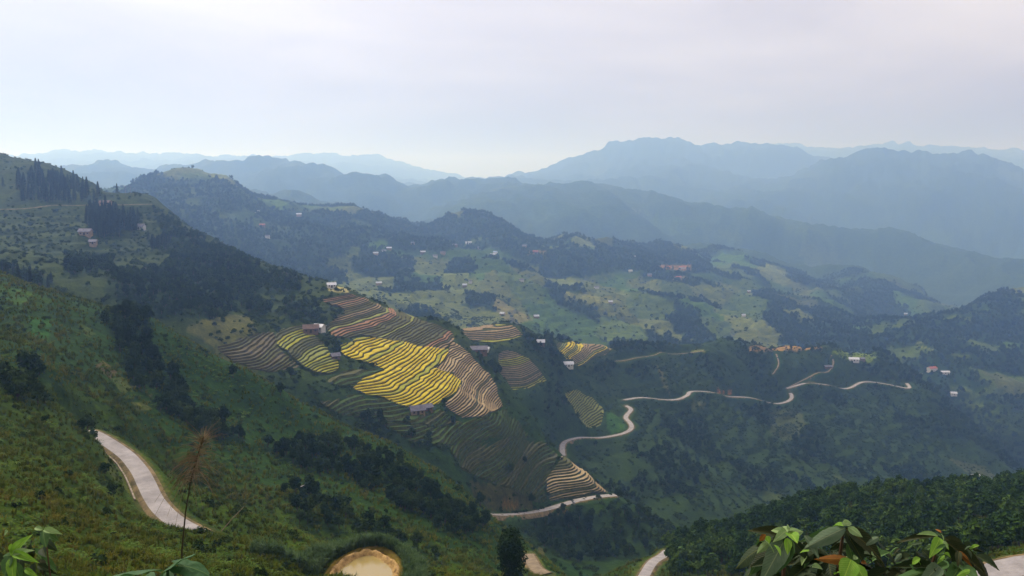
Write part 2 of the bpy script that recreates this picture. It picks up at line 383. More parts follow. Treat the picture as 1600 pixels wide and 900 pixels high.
RD = np.full((NL, NQ), 99.0)
ZR = np.zeros((NL, NQ))
for pix, y0, y1, w, kind in ROADS:
    p = path(pix, y0, y1, 2.0 if y0 < 300 else 4.0)
    if y0 == 118:
        p[:, 2] += 0.35
    PATHS.append((p, w, kind))
    lo, hi = p[:, 1].min() - 25, p[:, 1].max() + 25
    ii = np.nonzero((YG > lo) & (YG < hi) & (XG > p[:, 0].min() - 25) & (XG < p[:, 0].max() + 25))
    vx, vy = XG[ii], YG[ii]
    best = np.full(len(vx), 1e9); bz = np.zeros(len(vx))
    for k in range(len(p)):
        d = (vx - p[k, 0]) ** 2 + (vy - p[k, 1]) ** 2
        m_ = d < best
        best[m_] = d[m_]; bz[m_] = p[k, 2]
    best = np.sqrt(best)
    cell = np.maximum(1.0, 0.0045 * vy)
    rad = w / 2 + cell
    bl = sstep(rad + 3 + cell, rad, best)
    z = ZG[ii]
    tgt = bz - 0.25
    ZG[ii] = z * (1 - bl) + np.minimum(tgt, z + 2.5) * bl
    RD[ii] = np.minimum(RD[ii], best - w / 2)

# level the ground under the pond and drop it under the terraced fields
dp = np.hypot((XG - PX) / (PRX + .3), (YG - PCY) / (PRY + .4))
inp = (YG > 80) & (YG < 150)
ZG = np.where(inp & (dp < 1.25), ZG + (PZ - 1.1 - ZG) * sstep(1.25, 0.98, dp), ZG)
ringb = np.exp(-((dp - 1.22) / 0.10) ** 2) * inp
ZG = np.where(inp & (dp < 1.6), np.maximum(ZG, ZG * (1 - ringb) + (PZ + 0.55) * ringb), ZG)
ZTOP = ZG.copy()
def HT(x, y): return lookup(ZTOP, np.asarray(x, float), np.asarray(y, float))
ZG = ZG - 1.0 * sstep(0.6, 1.0, blur(FM, 2))

# grassed old terraces: real steps in the ground
def region(poly, y0, y1, soft=0):
    m_ = (in_poly(gpx, gpy, poly) & (YG > y0) & (YG < y1)).astype(float)
    return blur(m_, soft) if soft else m_
gpx, gpy = project(XG, YG, ZG)
OLD = np.zeros((NL, NQ))
for pl_, y0_, y1_ in (([(-200, 325), (240, 320), (270, 400), (160, 430), (0, 440), (-200, 440)], 440, 900),
                      ([(690, 665), (800, 650), (860, 690), (850, 780), (740, 745)], 395, 560),
                      ([(330, 520), (430, 500), (450, 580), (400, 590)], 400, 560),
                      ([(500, 465), (545, 460), (560, 500), (430, 510), (400, 470)], 480, 700),
                      ([(430, 590), (640, 620), (700, 660), (600, 690), (480, 660)], 395, 480),
                      ([(1000, 560), (1420, 590), (1500, 700), (1400, 760), (1100, 800), (980, 700)], 560, 1230),
                      ([(500, 400), (760, 395), (860, 440), (1000, 430), (1400, 470), (1400, 560), (900, 530), (640, 490), (500, 440)], 1100, 2700),
                      ([(1500, 620), (1620, 600), (1650, 760), (1590, 740)], 1050, 1500)):
    OLD = np.maximum(OLD, region(pl_, y0_, y1_, 3))
OLD = OLD * (1 - np.clip(FMb * 3, 0, 1)) * sstep(2, 8, RD)
hs = np.where(YG < 600, 3.2, np.where(YG < 1250, 5.5, 9.0))
tt = ZG / hs + 0.35 * fbm(XG / (hs * 22), YG / (hs * 22), 2, 55)
ft = tt - np.floor(tt)
ZG = ZG + OLD * hs * (sstep(0.62, 1.0, ft) - ft) * 0.75
RISER = OLD * (ft > 0.66)

# ------------------------------------------------------------------ what grows where
gpx, gpy = project(XG, YG, ZG)
srun = np.maximum.accumulate(np.where(YG > 3, ZG / np.maximum(YG, 3), -9), axis=0)
sl_y = np.gradient(ZG, axis=0) / np.maximum(np.gradient(YG, axis=0), 0.01)
sl_x = np.gradient(ZG, axis=1) / np.maximum(np.gradient(XG, axis=1), 0.01)
SLOPE = np.hypot(sl_x, sl_y)
def cells(x, y, sz, seed):
    """jittered cell ids and distance to the cell border"""
    xi = np.floor(x / sz).astype(np.int64); yi = np.floor(y / sz).astype(np.int64)
    b1 = np.full(x.shape, 1e9); b2 = np.full(x.shape, 1e9); idv = np.zeros(x.shape)
    for dx in (-1, 0, 1):
        for dy in (-1, 0, 1):
            cx = (xi + dx + 0.1 + 0.8 * hash2(xi + dx, yi + dy, seed)) * sz
            cy = (yi + dy + 0.1 + 0.8 * hash2(xi + dx, yi + dy, seed + 5)) * sz
            d = np.hypot(x - cx, y - cy)
            i_ = hash2(xi + dx, yi + dy, seed + 9)
            n = d < b1
            b2 = np.where(n, b1, np.minimum(b2, d)); idv = np.where(n, i_, idv); b1 = np.where(n, d, b1)
    return idv, b2 - b1
wx = XG + 25 * fbm(XG / 60, YG / 60, 2, 31); wy = YG * 0.6 + 25 * fbm(XG / 60, YG / 60, 2, 32)
far = YG > 1150
cid, cb = cells(wx, wy, np.where(YG > 2800, 210.0, 75.0), 71)
big = fbm(XG / 420, YG / 420, 3, 41)
FOR = np.zeros((NL, NQ)); TINT[...] = 0
def paint(mask, col, a=1.0):
    w = (mask * a)[..., None]
    c = np.array(list(col) + [1.0])
    TINT[...] = TINT * (1 - w) + c * w
# far patchwork of fields and woods
wood = far & (cid + big * 0.75 > 0.54)
FOR = np.maximum(FOR, wood * 0.95)
tan_ = far & ~wood & (cid < 0.20); olive = far & ~wood & (cid >= 0.20) & (cid < 0.40); grn = far & ~wood & (cid >= 0.40)
vary = (0.65 + 0.7 * hash2((cid * 9999).astype(np.int64), (cid * 777).astype(np.int64), 3))
paint(tan_.astype(float), (0.16, 0.145, 0.065)); paint(olive.astype(float), (0.10, 0.115, 0.038)); paint(grn.astype(float), (0.070, 0.105, 0.032)); paint(wood.astype(float), (0.025, 0.042, 0.018))
TINT[..., :3] *= np.where(far, vary, 1.0)[..., None]
# crests of the village hills carry woods, the middle slopes are fields
hilltop = region([(430, 330), (700, 335), (840, 375), (960, 395), (1040, 380), (1110, 405), (1100, 420), (960, 425), (880, 440), (830, 415), (740, 375), (690, 395), (640, 395), (560, 385), (500, 410), (380, 400), (220, 320), (260, 285), (330, 285)], 1400, 2900)
hilltop *= (fbm(XG / 160, YG / 160, 3, 77) > -0.22)
FOR = np.maximum(FOR, hilltop); paint(hilltop, (0.025, 0.042, 0.018))
for pl_ in ([(510, 405), (560, 395), (700, 405), (770, 455), (800, 500), (700, 500), (600, 480), (520, 440)], [(850, 435), (920, 435), (985, 460), (970, 480), (900, 470)], [(1070, 440), (1150, 450), (1190, 470), (1120, 480)], [(700, 465), (800, 460), (835, 500), (760, 520), (700, 510)]):
    m_ = region(pl_, 1150, 2500) * (cid < 0.62)
    FOR = FOR * (1 - m_)
    paint(m_, (0.150, 0.142, 0.055)); TINT[..., :3] *= np.where(m_ > 0, vary, 1.0)[..., None]
for pl_, c_ in (([(1030, 414), (1078, 414), (1078, 423), (1030, 420)], (0.42, 0.17, 0.09)), ([(825, 392), (852, 392), (852, 398), (825, 397)], (0.36, 0.2, 0.13)), ([(400, 352), (418, 352), (416, 360), (400, 358)], (0.36, 0.2, 0.13)),
                ([(1050, 434), (1077, 433), (1077, 438), (1050, 438)], (0.33, 0.2, 0.12)), ([(775, 465), (830, 498), (810, 506), (790, 500), (770, 480)], (0.24, 0.17, 0.11)), ([(985, 327), (1000, 327), (1000, 334), (985, 334)], (0.5, 0.42, 0.4)),
                ([(880, 455), (970, 468), (968, 474), (880, 470)], (0.26, 0.21, 0.08)), ([(1150, 455), (1200, 470), (1190, 500), (1120, 490)], (0.10, 0.12, 0.04)), ([(1430, 405), (1470, 402), (1500, 412), (1450, 416)], (0.17, 0.15, 0.1))):
    m_ = region(pl_, 1150, 5000); FOR = FOR * (1 - m_); paint(m_, c_)
s7 = ((gpx > 1380) & (gpy > 460) & (YG > 1250) & (YG < 2300)).astype(float) * (fbm(XG / 120, YG / 120, 3, 15) > -0.12)
FOR = np.maximum(FOR, s7 * 0.8); paint(s7, (0.028, 0.048, 0.02))
m_ = region([(1500, 625), (1545, 632), (1620, 660), (1620, 720), (1570, 690)], 1050, 1500); FOR *= (1 - m_); paint(m_, (0.10, 0.115, 0.035))
far2 = YG > 2900
paint((far2 & (fbm(XG / 500, YG / 500, 3, 16) > -0.05)).astype(float), (0.03, 0.045, 0.022), 0.8)
paint(far2.astype(float), (0.050, 0.068, 0.030), 0.72)
lh = region([(215, 300), (250, 280), (340, 278), (440, 328), (600, 343), (640, 362), (600, 376), (440, 392), (330, 370), (225, 335)], 1400, 2900)
paint(lh, (0.042, 0.062, 0.022), 0.85); FOR = np.maximum(FOR, lh * (fbm(XG / 130, YG / 130, 3, 78) > -0.05) * 0.8)
# third spur: shrubs and woods in the folds, a few bare strips
s3 = ((YG > 560) & (YG < 1300) & (gpx > 850) & (RD > 4)).astype(float) * (1 - np.clip(FMb * 4, 0, 1))
paint(s3, (0.044, 0.062, 0.019), 0.85)
w3 = s3 * (fbm(XG / 70, YG / 90, 3, 22) > 0.06)
FOR = np.maximum(FOR, w3 * 0.75)
for pl_, c_ in (([(1200, 640), (1250, 640), (1262, 670), (1230, 690), (1205, 680)], (0.085, 0.085, 0.045)), ([(1025, 570), (1035, 580), (1048, 615), (1040, 612)], (0.16, 0.13, 0.08)), ([(1080, 625), (1105, 628), (1100, 640), (1082, 636)], (0.11, 0.10, 0.05)),
                ([(1080, 547), (1100, 545), (1102, 550), (1080, 551)], (0.25, 0.22, 0.12)), ([(1300, 740), (1320, 745), (1330, 765), (1302, 770)], (0.075, 0.085, 0.04)), ([(1170, 540), (1280, 539), (1285, 546), (1172, 549)], (0.42, 0.20, 0.12)),
                ([(1298, 549), (1340, 547), (1372, 556), (1358, 566), (1320, 560)], (0.20, 0.22, 0.04)), ([(1118, 609), (1140, 611), (1142, 616), (1120, 614)], (0.42, 0.14, 0.05)), ([(1190, 760), (1230, 770), (1230, 800), (1195, 790)], (0.075, 0.085, 0.035)),
                ([(1480, 715), (1540, 730), (1560, 750), (1520, 745)], (0.11, 0.10, 0.055)), ([(950, 640), (972, 655), (985, 672), (955, 680), (945, 662)], (0.06, 0.12, 0.03))):
    m_ = region(pl_, 560, 1300); FOR *= (1 - m_); paint(m_, c_)
# second spur
s2 = ((YG > 390) & (YG < 980) & (gpx < 1000) & (s3 < 0.5)).astype(float)
paint(s2, (0.060, 0.070, 0.024), 0.9)
paint(s2 * sstep(520, 660, gpy) * (gpx > 380), (0.034, 0.060, 0.016), 0.9)
for pl_, y0_, y1_, c_ in (([(288, 512), (340, 490), (395, 494), (402, 516), (385, 536), (330, 540)], 395, 560, (0.155, 0.125, 0.075)), ([(330, 545), (400, 524), (450, 560), (420, 580), (360, 576)], 395, 560, (0.125, 0.105, 0.06)),
                      ([(480, 530), (520, 545), (515, 560), (495, 545)], 395, 560, (0.055, 0.10, 0.03)), ([(540, 575), (600, 580), (590, 600), (550, 605)], 395, 520, (0.05, 0.085, 0.028)), ([(512, 446), (548, 450), (545, 458), (515, 456)], 560, 690, (0.6, 0.42, 0.33)),
                      ([(735, 752), (790, 760), (850, 782), (850, 796), (770, 800), (740, 775)], 380, 460, (0.10, 0.075, 0.038)), ([(785, 780), (812, 787), (805, 797), (785, 795)], 380, 480, (0.24, 0.11, 0.045)), ([(870, 800), (890, 795), (880, 812)], 380, 470, (0.30, 0.15, 0.06)),
                      ([(150, 318), (172, 318), (172, 324), (150, 324)], 700, 900, (0.35, 0.2, 0.13)), ([(845, 845), (860, 850), (850, 868), (838, 865)], 280, 400, (0.15, 0.11, 0.05)), ([(-10, 335), (130, 335), (140, 380), (60, 400), (-10, 390)], 500, 860, (0.060, 0.070, 0.022)),
                      ([(165, 345), (230, 330), (250, 375), (200, 385)], 500, 860, (0.065, 0.072, 0.024)), ([(770, 800), (800, 830), (840, 800), (820, 795)], 380, 460, (0.06, 0.09, 0.03))):
    paint(region(pl_, y0_, y1_), c_, 0.95)
for pl_, y0_, y1_ in (([(238, 330), (300, 365), (400, 412), (470, 440), (468, 462), (400, 458), (382, 480), (330, 500), (290, 495), (225, 500), (160, 455), (170, 428), (255, 420), (272, 390), (255, 370)], 400, 880),
                      ([(-20, 418), (40, 422), (85, 440), (70, 452), (-20, 440)], 330, 620), ([(440, 470), (490, 470), (500, 500), (470, 505), (445, 500)], 480, 700), ([(395, 465), (425, 480), (410, 510), (385, 490)], 420, 640),
                      ([(505, 540), (540, 545), (520, 562)], 400, 560), ([(540, 655), (640, 648), (720, 655), (735, 690), (640, 705), (560, 690)], 385, 450), ([(700, 548), (735, 556), (780, 578), (783, 590), (750, 582), (712, 560)], 560, 720),
                      ([(815, 520), (862, 540), (880, 560), (850, 560), (820, 545)], 700, 900), ([(830, 812), (880, 800), (1000, 800), (1070, 835), (1020, 870), (900, 880), (840, 850)], 300, 480), ([(760, 700), (800, 690), (800, 720), (770, 725)], 400, 500),
                      ([(940, 528), (1010, 530), (1060, 545), (1000, 552), (950, 545)], 850, 1100), ([(100, 395), (180, 400), (170, 425), (100, 430)], 440, 600)):
    m_ = region(pl_, y0_, y1_) * (RD > 3); FOR = np.maximum(FOR, m_); paint(m_, (0.028, 0.045, 0.018))
# first spur and the near bank
s1 = ((YG > 40) & (YG < 345) & (gpx < 930)).astype(float)
paint(s1, (0.038, 0.074, 0.010), 0.9)
nb = s1 * (gpy > 600) * (YG < 215)
paint(nb, (0.072, 0.094, 0.009), 0.75)
for pl_, c_ in (([(0, 448), (40, 452), (60, 470), (30, 478), (0, 470)], (0.07, 0.12, 0.03)), ([(45, 495), (80, 500), (75, 530), (50, 525)], (0.05, 0.125, 0.03)), ([(120, 500), (150, 520), (140, 530), (125, 515)], (0.10, 0.12, 0.03)), ([(148, 572), (160, 562), (184, 582), (172, 592)], (0.17, 0.10, 0.065)),
                ([(172, 592), (190, 588), (215, 610), (190, 615)], (0.13, 0.13, 0.05)), ([(205, 628), (225, 628), (240, 640), (215, 642)], (0.17, 0.15, 0.06))):
    paint(region(pl_, 130, 345), c_, 0.95)
for pl_ in ([(160, 500), (212, 482), (240, 506), (228, 545), (285, 600), (292, 640), (345, 662), (385, 690), (350, 692), (290, 672), (250, 645), (208, 615), (190, 565)], [(390, 692), (520, 690), (620, 722), (700, 782), (762, 822), (720, 845), (640, 805), (560, 765), (470, 735)],
            [(430, 770), (500, 762), (518, 820), (480, 842), (448, 800)], [(0, 580), (60, 570), (110, 620), (60, 640), (0, 620)], [(400, 770), (520, 790), (640, 850), (700, 880), (660, 870), (500, 830)], [(150, 725), (172, 745), (180, 790), (160, 780)], [(120, 668), (146, 676), (150, 694), (128, 690)]):
    m_ = region(pl_, 120, 335) * (RD > 2.0) * (fbm(XG / 14, YG / 18, 3, 24) > -0.16); FOR = np.maximum(FOR, m_ * 0.85); paint(m_, (0.028, 0.05, 0.016), 0.8)
paint(region([(152, 690), (250, 760), (262, 800), (240, 810), (170, 740)], 100, 190) * (RD < 5), (0.14, 0.13, 0.06), 0.8)
# right spur plantation
s5 = ((YG > 95) & (YG < 345) & (gpx >= 930)).astype(float)
paint(s5, (0.045, 0.068, 0.020), 0.9)
m_ = s5 * (gpy < 906) * (gpx > 1040) * (RD > 4) * (1 - region([(1475, 838), (1490, 822), (1550, 815), (1560, 835), (1520, 846)], 120, 260)) * (1 - region([(1540, 870), (1640, 850), (1640, 910), (1500, 910)], 80, 150))
S5M = m_
paint(region([(1470, 838), (1490, 822), (1560, 812), (1570, 838), (1520, 848)], 120, 260), (0.11, 0.14, 0.02))
paint(region([(960, 910), (1000, 875), (1060, 850), (1110, 840), (1090, 858), (1040, 880), (1010, 905)], 220, 330), (0.095, 0.115, 0.03))
# earth along the road cuts
paint((RD < 1.2) & (YG > 350), (0.19, 0.115, 0.06), 0.75)
paint((RD < 1.6) & (YG <= 350), (0.15, 0.12, 0.07), 0.7)
paint((inp & (dp < 1.3)).astype(float), (0.34, 0.19, 0.06))
FIELD_NEAR = np.clip(FMb * 4, 0, 1)
FOR = FOR * (RD > np.where(YG > 560, 10, 3)) * (1 - (FM > 0))
print('maps', time.time() - T0)

# ------------------------------------------------------------------ materials
def mat(name):
    m = bpy.data.materials.new(name); m.use_nodes = True
    nt = m.node_tree
    b = nt.nodes['Principled BSDF']
    b.inputs['Roughness'].default_value = 0.9
    b.inputs['Specular IOR Level'].default_value = 0.03
    return m, nt, b
def nnode(nt, t, **kw):
    n = nt.nodes.new(t)
    for k, v in kw.items(): setattr(n, k, v)
    return n
def add_mesh(name, verts, faces, m=None, parent=None, smooth=False):
    me = bpy.data.meshes.new(name)
    me.from_pydata([tuple(v) for v in verts], [], faces)
    if smooth:
        me.polygons.foreach_set('use_smooth', np.ones(len(me.polygons), bool))
    if m: me.materials.append(m)
    o = bpy.data.objects.new(name, me); COL.objects.link(o)
    if parent: o.parent = parent
    return o

# --- terrain material
mt, nt, b = mat('hill_grass')
L = nt.links
geo = nnode(nt, 'ShaderNodeNewGeometry')
att = nnode(nt, 'ShaderNodeAttribute'); att.attribute_name = 'tint'
def noise(scale, detail=5, rough=0.6, vec=None):
    n = nnode(nt, 'ShaderNodeTexNoise')
    n.inputs['Scale'].default_value = scale; n.inputs['Detail'].default_value = detail; n.inputs['Roughness'].default_value = rough
    L.new(vec or geo.outputs['Position'], n.inputs['Vector'])
    return n
def ramp(fac, stops):
    r = nnode(nt, 'ShaderNodeValToRGB')
    e = r.color_ramp.elements
    while len(e) < len(stops): e.new(0.5)
    for i, (p, c) in enumerate(stops):
        e[i].position = p; e[i].color = (*c, 1)
    L.new(fac, r.inputs['Fac'])
    return r.outputs['Color']
def mix(fac, a, c, blend='MIX'):
    n = nnode(nt, 'ShaderNodeMix'); n.data_type = 'RGBA'; n.blend_type = blend
    for s, v in (('Factor', fac), ('A', a), ('B', c)):
        if isinstance(v, (int, float)): n.inputs[s].default_value = v
        elif isinstance(v, tuple): n.inputs[s].default_value = (*v, 1)
        else: L.new(v, n.inputs[s])
    return n.outputs['Result']
n_big = noise(0.012, 4); n_mid = noise(0.07, 5, 0.65); n_fine = noise(0.6, 6, 0.7)
c_big = ramp(n_big.outputs['Fac'], [(0.35, (0.022, 0.048, 0.014)), (0.52, (0.036, 0.070, 0.016)), (0.68, (0.062, 0.082, 0.022))])
c_mid = ramp(n_mid.outputs['Fac'], [(0.3, (0.45, 0.5, 0.5)), (0.55, (1.0, 1.0, 1.0)), (0.75, (1.45, 1.3, 1.0))])
c_fine = ramp(n_fine.outputs['Fac'], [(0.3, (0.5, 0.52, 0.5)), (0.55, (1.0, 1.0, 1.0)), (0.75, (1.5, 1.4, 1.1))])
base = mix(att.outputs['Alpha'], c_big, att.outputs['Color'])
base = mix(1.0, base, c_mid, 'MULTIPLY')
base = mix(1.0, base, c_fine, 'MULTIPLY')
base = mix(1.0, base, (0.68, 0.86, 0.40), 'MULTIPLY')
L.new(base, b.inputs['Base Color'])
bump = nnode(nt, 'ShaderNodeBump'); bump.inputs['Strength'].default_value = 0.7; bump.inputs['Distance'].default_value = 1.2
L.new(n_fine.outputs['Fac'], bump.inputs['Height']); L.new(bump.outputs['Normal'], b.inputs['Normal'])
M_TERR = mt

def grid_mesh(name, i0, i1, m):
    ni = i1 - i0 + 1
    me = bpy.data.meshes.new(name)
    v = np.stack([XG[i0:i1 + 1], YG[i0:i1 + 1], ZG[i0:i1 + 1]], -1).reshape(-1, 3)
    a = (np.arange(ni - 1)[:, None] * NQ + np.arange(NQ - 1)[None]).ravel()
    f = np.stack([a, a + 1, a + NQ + 1, a + NQ], 1)
    me.vertices.add(len(v)); me.vertices.foreach_set('co', v.ravel())
    me.loops.add(f.size); me.loops.foreach_set('vertex_index', f.ravel().astype(np.int32))
    me.polygons.add(len(f)); me.polygons.foreach_set('loop_start', (np.arange(len(f)) * 4).astype(np.int32))
    me.polygons.foreach_set('use_smooth', np.ones(len(f), bool))
    me.update(calc_edges=True)
    at_ = me.attributes.new('tint', 'FLOAT_COLOR', 'POINT')
    at_.data.foreach_set('color', TINT[i0:i1 + 1].reshape(-1).astype(np.float32))
    me.materials.append(m)
    o = bpy.data.objects.new(name, me); COL.objects.link(o)
    o['kind'] = 'structure'
    return o
def row(y): return int(np.searchsorted(gl, math.log(y + Y0)))
cuts = [0, row(1300), row(3000), NL - 1]
for nm, a_, b_ in zip(('hillside', 'hills', 'mountains'), cuts[:-1], cuts[1:]):
    grid_mesh(nm, a_, b_, M_TERR)

# ------------------------------------------------------------------ small material makers
def simple(name, col, rough=0.9, spec=0.15, nscale=0.0, var=0.3, metallic=0.0, hue=None):
    m, nt, b = mat(name)
    b.inputs['Roughness'].default_value = rough; b.inputs['Specular IOR Level'].default_value = spec
    b.inputs['Metallic'].default_value = metallic
    if nscale:
        g = nnode(nt, 'ShaderNodeNewGeometry'); n = nnode(nt, 'ShaderNodeTexNoise')
        n.inputs['Scale'].default_value = nscale; n.inputs['Detail'].default_value = 5; n.inputs['Roughness'].default_value = 0.65
        nt.links.new(g.outputs['Position'], n.inputs['Vector'])
        r = nnode(nt, 'ShaderNodeValToRGB')
        lo = tuple(c * (1 - var) for c in col); hi = tuple(min(1, c * (1 + var)) for c in (hue or col))
        r.color_ramp.elements[0].position = 0.32; r.color_ramp.elements[0].color = (*lo, 1)
        r.color_ramp.elements[1].position = 0.68; r.color_ramp.elements[1].color = (*hi, 1)
        nt.links.new(n.outputs['Fac'], r.inputs['Fac']); nt.links.new(r.outputs['Color'], b.inputs['Base Color'])
        bp = nnode(nt, 'ShaderNodeBump'); bp.inputs['Strength'].default_value = 0.5; bp.inputs['Distance'].default_value = 0.3 / nscale
        nt.links.new(n.outputs['Fac'], bp.inputs['Height']); nt.links.new(bp.outputs['Normal'], b.inputs['Normal'])
    else:
        b.inputs['Base Color'].default_value = (*col, 1)
    return m
M = {}
M['concrete'] = simple('road_concrete', (0.30, 0.275, 0.265), 0.9, 0.05, 0.28, 0.24)
M['dirt'] = simple('dirt_track', (0.22, 0.17, 0.11), 0.95, 0.1, 0.4, 0.3)
M['verge'] = simple('road_verge', (0.10, 0.088, 0.04), 0.95, 0.1, 0.35, 0.5, hue=(0.15, 0.105, 0.05))
M['gold'] = simple('ripe_rice', (0.42, 0.29, 0.012), 0.85, 0.02, 0.16, 0.32, hue=(0.44, 0.36, 0.025))
M['gold2'] = simple('ripening_rice', (0.29, 0.235, 0.02), 0.85, 0.02, 0.18, 0.32, hue=(0.22, 0.24, 0.03))
M['lime'] = simple('green_rice', (0.165, 0.175, 0.03), 0.85, 0.1, 0.25, 0.3)
M['stubble'] = simple('rice_stubble', (0.23, 0.165, 0.085), 0.95, 0.05, 0.3, 0.3)
M['straw'] = simple('cut_rice_straw', (0.30, 0.225, 0.12), 0.95, 0.05, 0.3, 0.3)
M['olive'] = simple('fallow_terrace', (0.075, 0.074, 0.028), 0.95, 0.05, 0.25, 0.35)
M['clay'] = simple('bare_clay_terrace', (0.24, 0.13, 0.07), 0.95, 0.05, 0.3, 0.3)
M['mud'] = simple('flooded_mud', (0.33, 0.27, 0.22), 0.6, 0.3, 0.3, 0.2)
M['grassy'] = simple('grassed_terrace', (0.040, 0.062, 0.013), 0.95, 0.02, 0.25, 0.35)
M['fallow'] = simple('fallow_earth', (0.090, 0.074, 0.038), 0.95, 0.05, 0.25, 0.3)
M['bank'] = simple('grass_bank', (0.038, 0.054, 0.014), 0.95, 0.02, 0.35, 0.5, hue=(0.058, 0.060, 0.020))
M['bank_brown'] = simple('dry_bank', (0.052, 0.045, 0.021), 0.95, 0.05, 0.35, 0.45)

# ------------------------------------------------------------------ roads
def ribbon(name, p, w, m, lift, kind='structure', parent=None, off=0.0, drop=None):
    t = np.gradient(p[:, :2], axis=0); t /= np.maximum(np.linalg.norm(t, axis=1, keepdims=True), 1e-6)
    n = np.stack([-t[:, 1], t[:, 0]], 1)
    jl = 1 + 0.07 * fbm(np.arange(len(p)) / 5.0, np.zeros(len(p)), 2, 5); jr = 1 + 0.07 * fbm(np.arange(len(p)) / 5.0, np.ones(len(p)) * 9, 2, 6)
    prof = [(-0.5, 0.0), (-0.17, 0.05), (0.17, 0.05), (0.5, 0.0)] if drop is None else drop
    v = []
    for a, dz in prof:
        j = jl if a < 0 else jr
        if drop is None: xy = p[:, :2] + n * (a * w * j)[:, None]
        else: xy = p[:, :2] + n * (np.sign(a) * w / 2 * j + (a - np.sign(a) * 0.0))[:, None]
        v.append(np.column_stack([xy, p[:, 2] + lift + dz]))
    k = len(prof); v = np.stack(v, 1).reshape(-1, 3)
    f = [(i * k + c, (i + 1) * k + c, (i + 1) * k + c + 1, i * k + c + 1) for i in range(len(p) - 1) for c in range(k - 1)]
    o = add_mesh(name, v, f, m, parent, True)
    return o
for i, (p, w, kind) in enumerate(PATHS):
    lift = 0.12 if i else 0.1
    o = ribbon('road' if kind == 'concrete' else 'path', p, w, M[kind], lift)
    o['kind'] = 'structure'
    vw = 0.25 if w < 3 else 0.6
    ribbon('verge', p, w, M['verge'], lift, parent=o, drop=[(-vw - 2.0, -2.2), (-vw, -0.10), (-0.1, -0.006), (0.1, -0.006), (vw, -0.10), (vw + 2.0, -2.2)])

# ------------------------------------------------------------------ rice terraces
from mathutils.geometry import delaunay_2d_cdt
def clip(poly, lo, hi):
    for lim, sg in ((lo, 1), (hi, -1)):
        out = []
        for i in range(len(poly)):
            a, b_ = poly[i], poly[(i + 1) % len(poly)]
            da, db = sg * (a[2] - lim), sg * (b_[2] - lim)
            if da >= 0: out.append(a)
            if (da > 0 and db < 0) or (da < 0 and db > 0):
                t = da / (da - db)
                out.append((a[0] + (b_[0] - a[0]) * t, a[1] + (b_[1] - a[1]) * t, lim))
        poly = out
        if len(poly) < 3: return []
    return poly
class Acc:
    def __init__(s): s.v = []; s.f = []; s.ix = {}
    def vert(s, p):
        k = (round(p[0], 3), round(p[1], 3), round(p[2], 3))
        if k not in s.ix: s.ix[k] = len(s.v); s.v.append(p)
        return s.ix[k]
    def face(s, ps):
        f = [s.vert(p) for p in ps]
        g = [f[i] for i in range(len(f)) if f[i] != f[i - 1]]
        if len(set(g)) >= 3 and len(set(g)) == len(g): s.f.append(g)
    def comps(s):
        par = list(range(len(s.v)))
        def find(i):
            while par[i] != i: par[i] = par[par[i]]; i = par[i]
            return i
        for f in s.f:
            for i in f[1:]: par[find(i)] = find(f[0])
        gr = {}
        for f in s.f: gr.setdefault(find(f[0]), []).append(f)
        out = []
        for fs in gr.values():
            if len(fs) < 3: continue
            ids = sorted({i for f in fs for i in f}); mp = {j: n for n, j in enumerate(ids)}
            out.append(([s.v[i] for i in ids], [[mp[i] for i in f] for f in fs]))
        return out
FIELD_INFO = {
 'slope': ('rice_terrace', 'dark green grassed terraces on the slope below the brown and golden fields', [('grassy', 5), ('olive', 1)], 'bank', 0.1),
 'west': ('rice_terrace', 'dull brown fallow terraces between the brown slope field and the left terraces', [('fallow', 2), ('olive', 3)], 'bank_brown', 0.05),
 'patch': ('rice_terrace', 'small green terraces in the notch on the left of the golden field', [('lime', 1), ('grassy', 3), ('olive', 1)], 'bank', 0.3),
 'below': ('rice_terrace', 'olive fallow terraces along the bottom edge of the golden field', [('grassy', 4), ('olive', 2)], 'bank', 0.2),
 'left': ('rice_terrace', 'green and yellow rice terraces left of the brightest golden field', [('gold2', 4), ('lime', 4), ('olive', 1)], 'bank', 0.55),
 'upper': ('rice_terrace', 'brown and olive fallow terraces below the pale crest clearing, above the golden field', [('olive', 5), ('stubble', 2), ('clay', 1), ('lime', 1)], 'bank_brown', 0.1),
 'gold': ('rice_terrace', 'large bright golden ripe rice terraces in the middle of the near spur', [('gold', 7), ('gold2', 3)], 'bank', 0.75),
 'brown': ('rice_terrace', 'harvested pale brown rice terraces to the right of the golden field', [('stubble', 4), ('straw', 3), ('olive', 1)], 'bank_brown', 0.15),
 'knoll': ('rice_terrace', 'small mixed yellow and brown terraces on the knoll behind the saddle', [('gold2', 3), ('stubble', 2), ('lime', 2), ('olive', 1)], 'bank', 0.4),
 'comb': ('rice_terrace', 'rounded yellow brown terraces just behind the crest below the tree clump', [('gold2', 3), ('stubble', 3), ('olive', 2)], 'bank', 0.4),
 'crest': ('rice_terrace', 'curved terraces with a yellow top field beside the white roofed farmhouse', [('gold', 2), ('stubble', 2), ('lime', 2), ('olive', 1)], 'bank', 0.4),
 'green': ('rice_terrace', 'narrow green rice terraces just left of the zigzag road bend', [('lime', 5), ('gold2', 1)], 'bank', 0.5),
 'lower': ('rice_terrace', 'ochre stubble terraces above the lower road', [('straw', 4), ('stubble', 3), ('mud', 1), ('olive', 1)], 'bank', 0.15),
 'fan': ('rice_terrace', 'overgrown green terraces left of the ochre stubble terraces', [('grassy', 4), ('olive', 2)], 'bank', 0.15),
}
frng = random.Random(5)
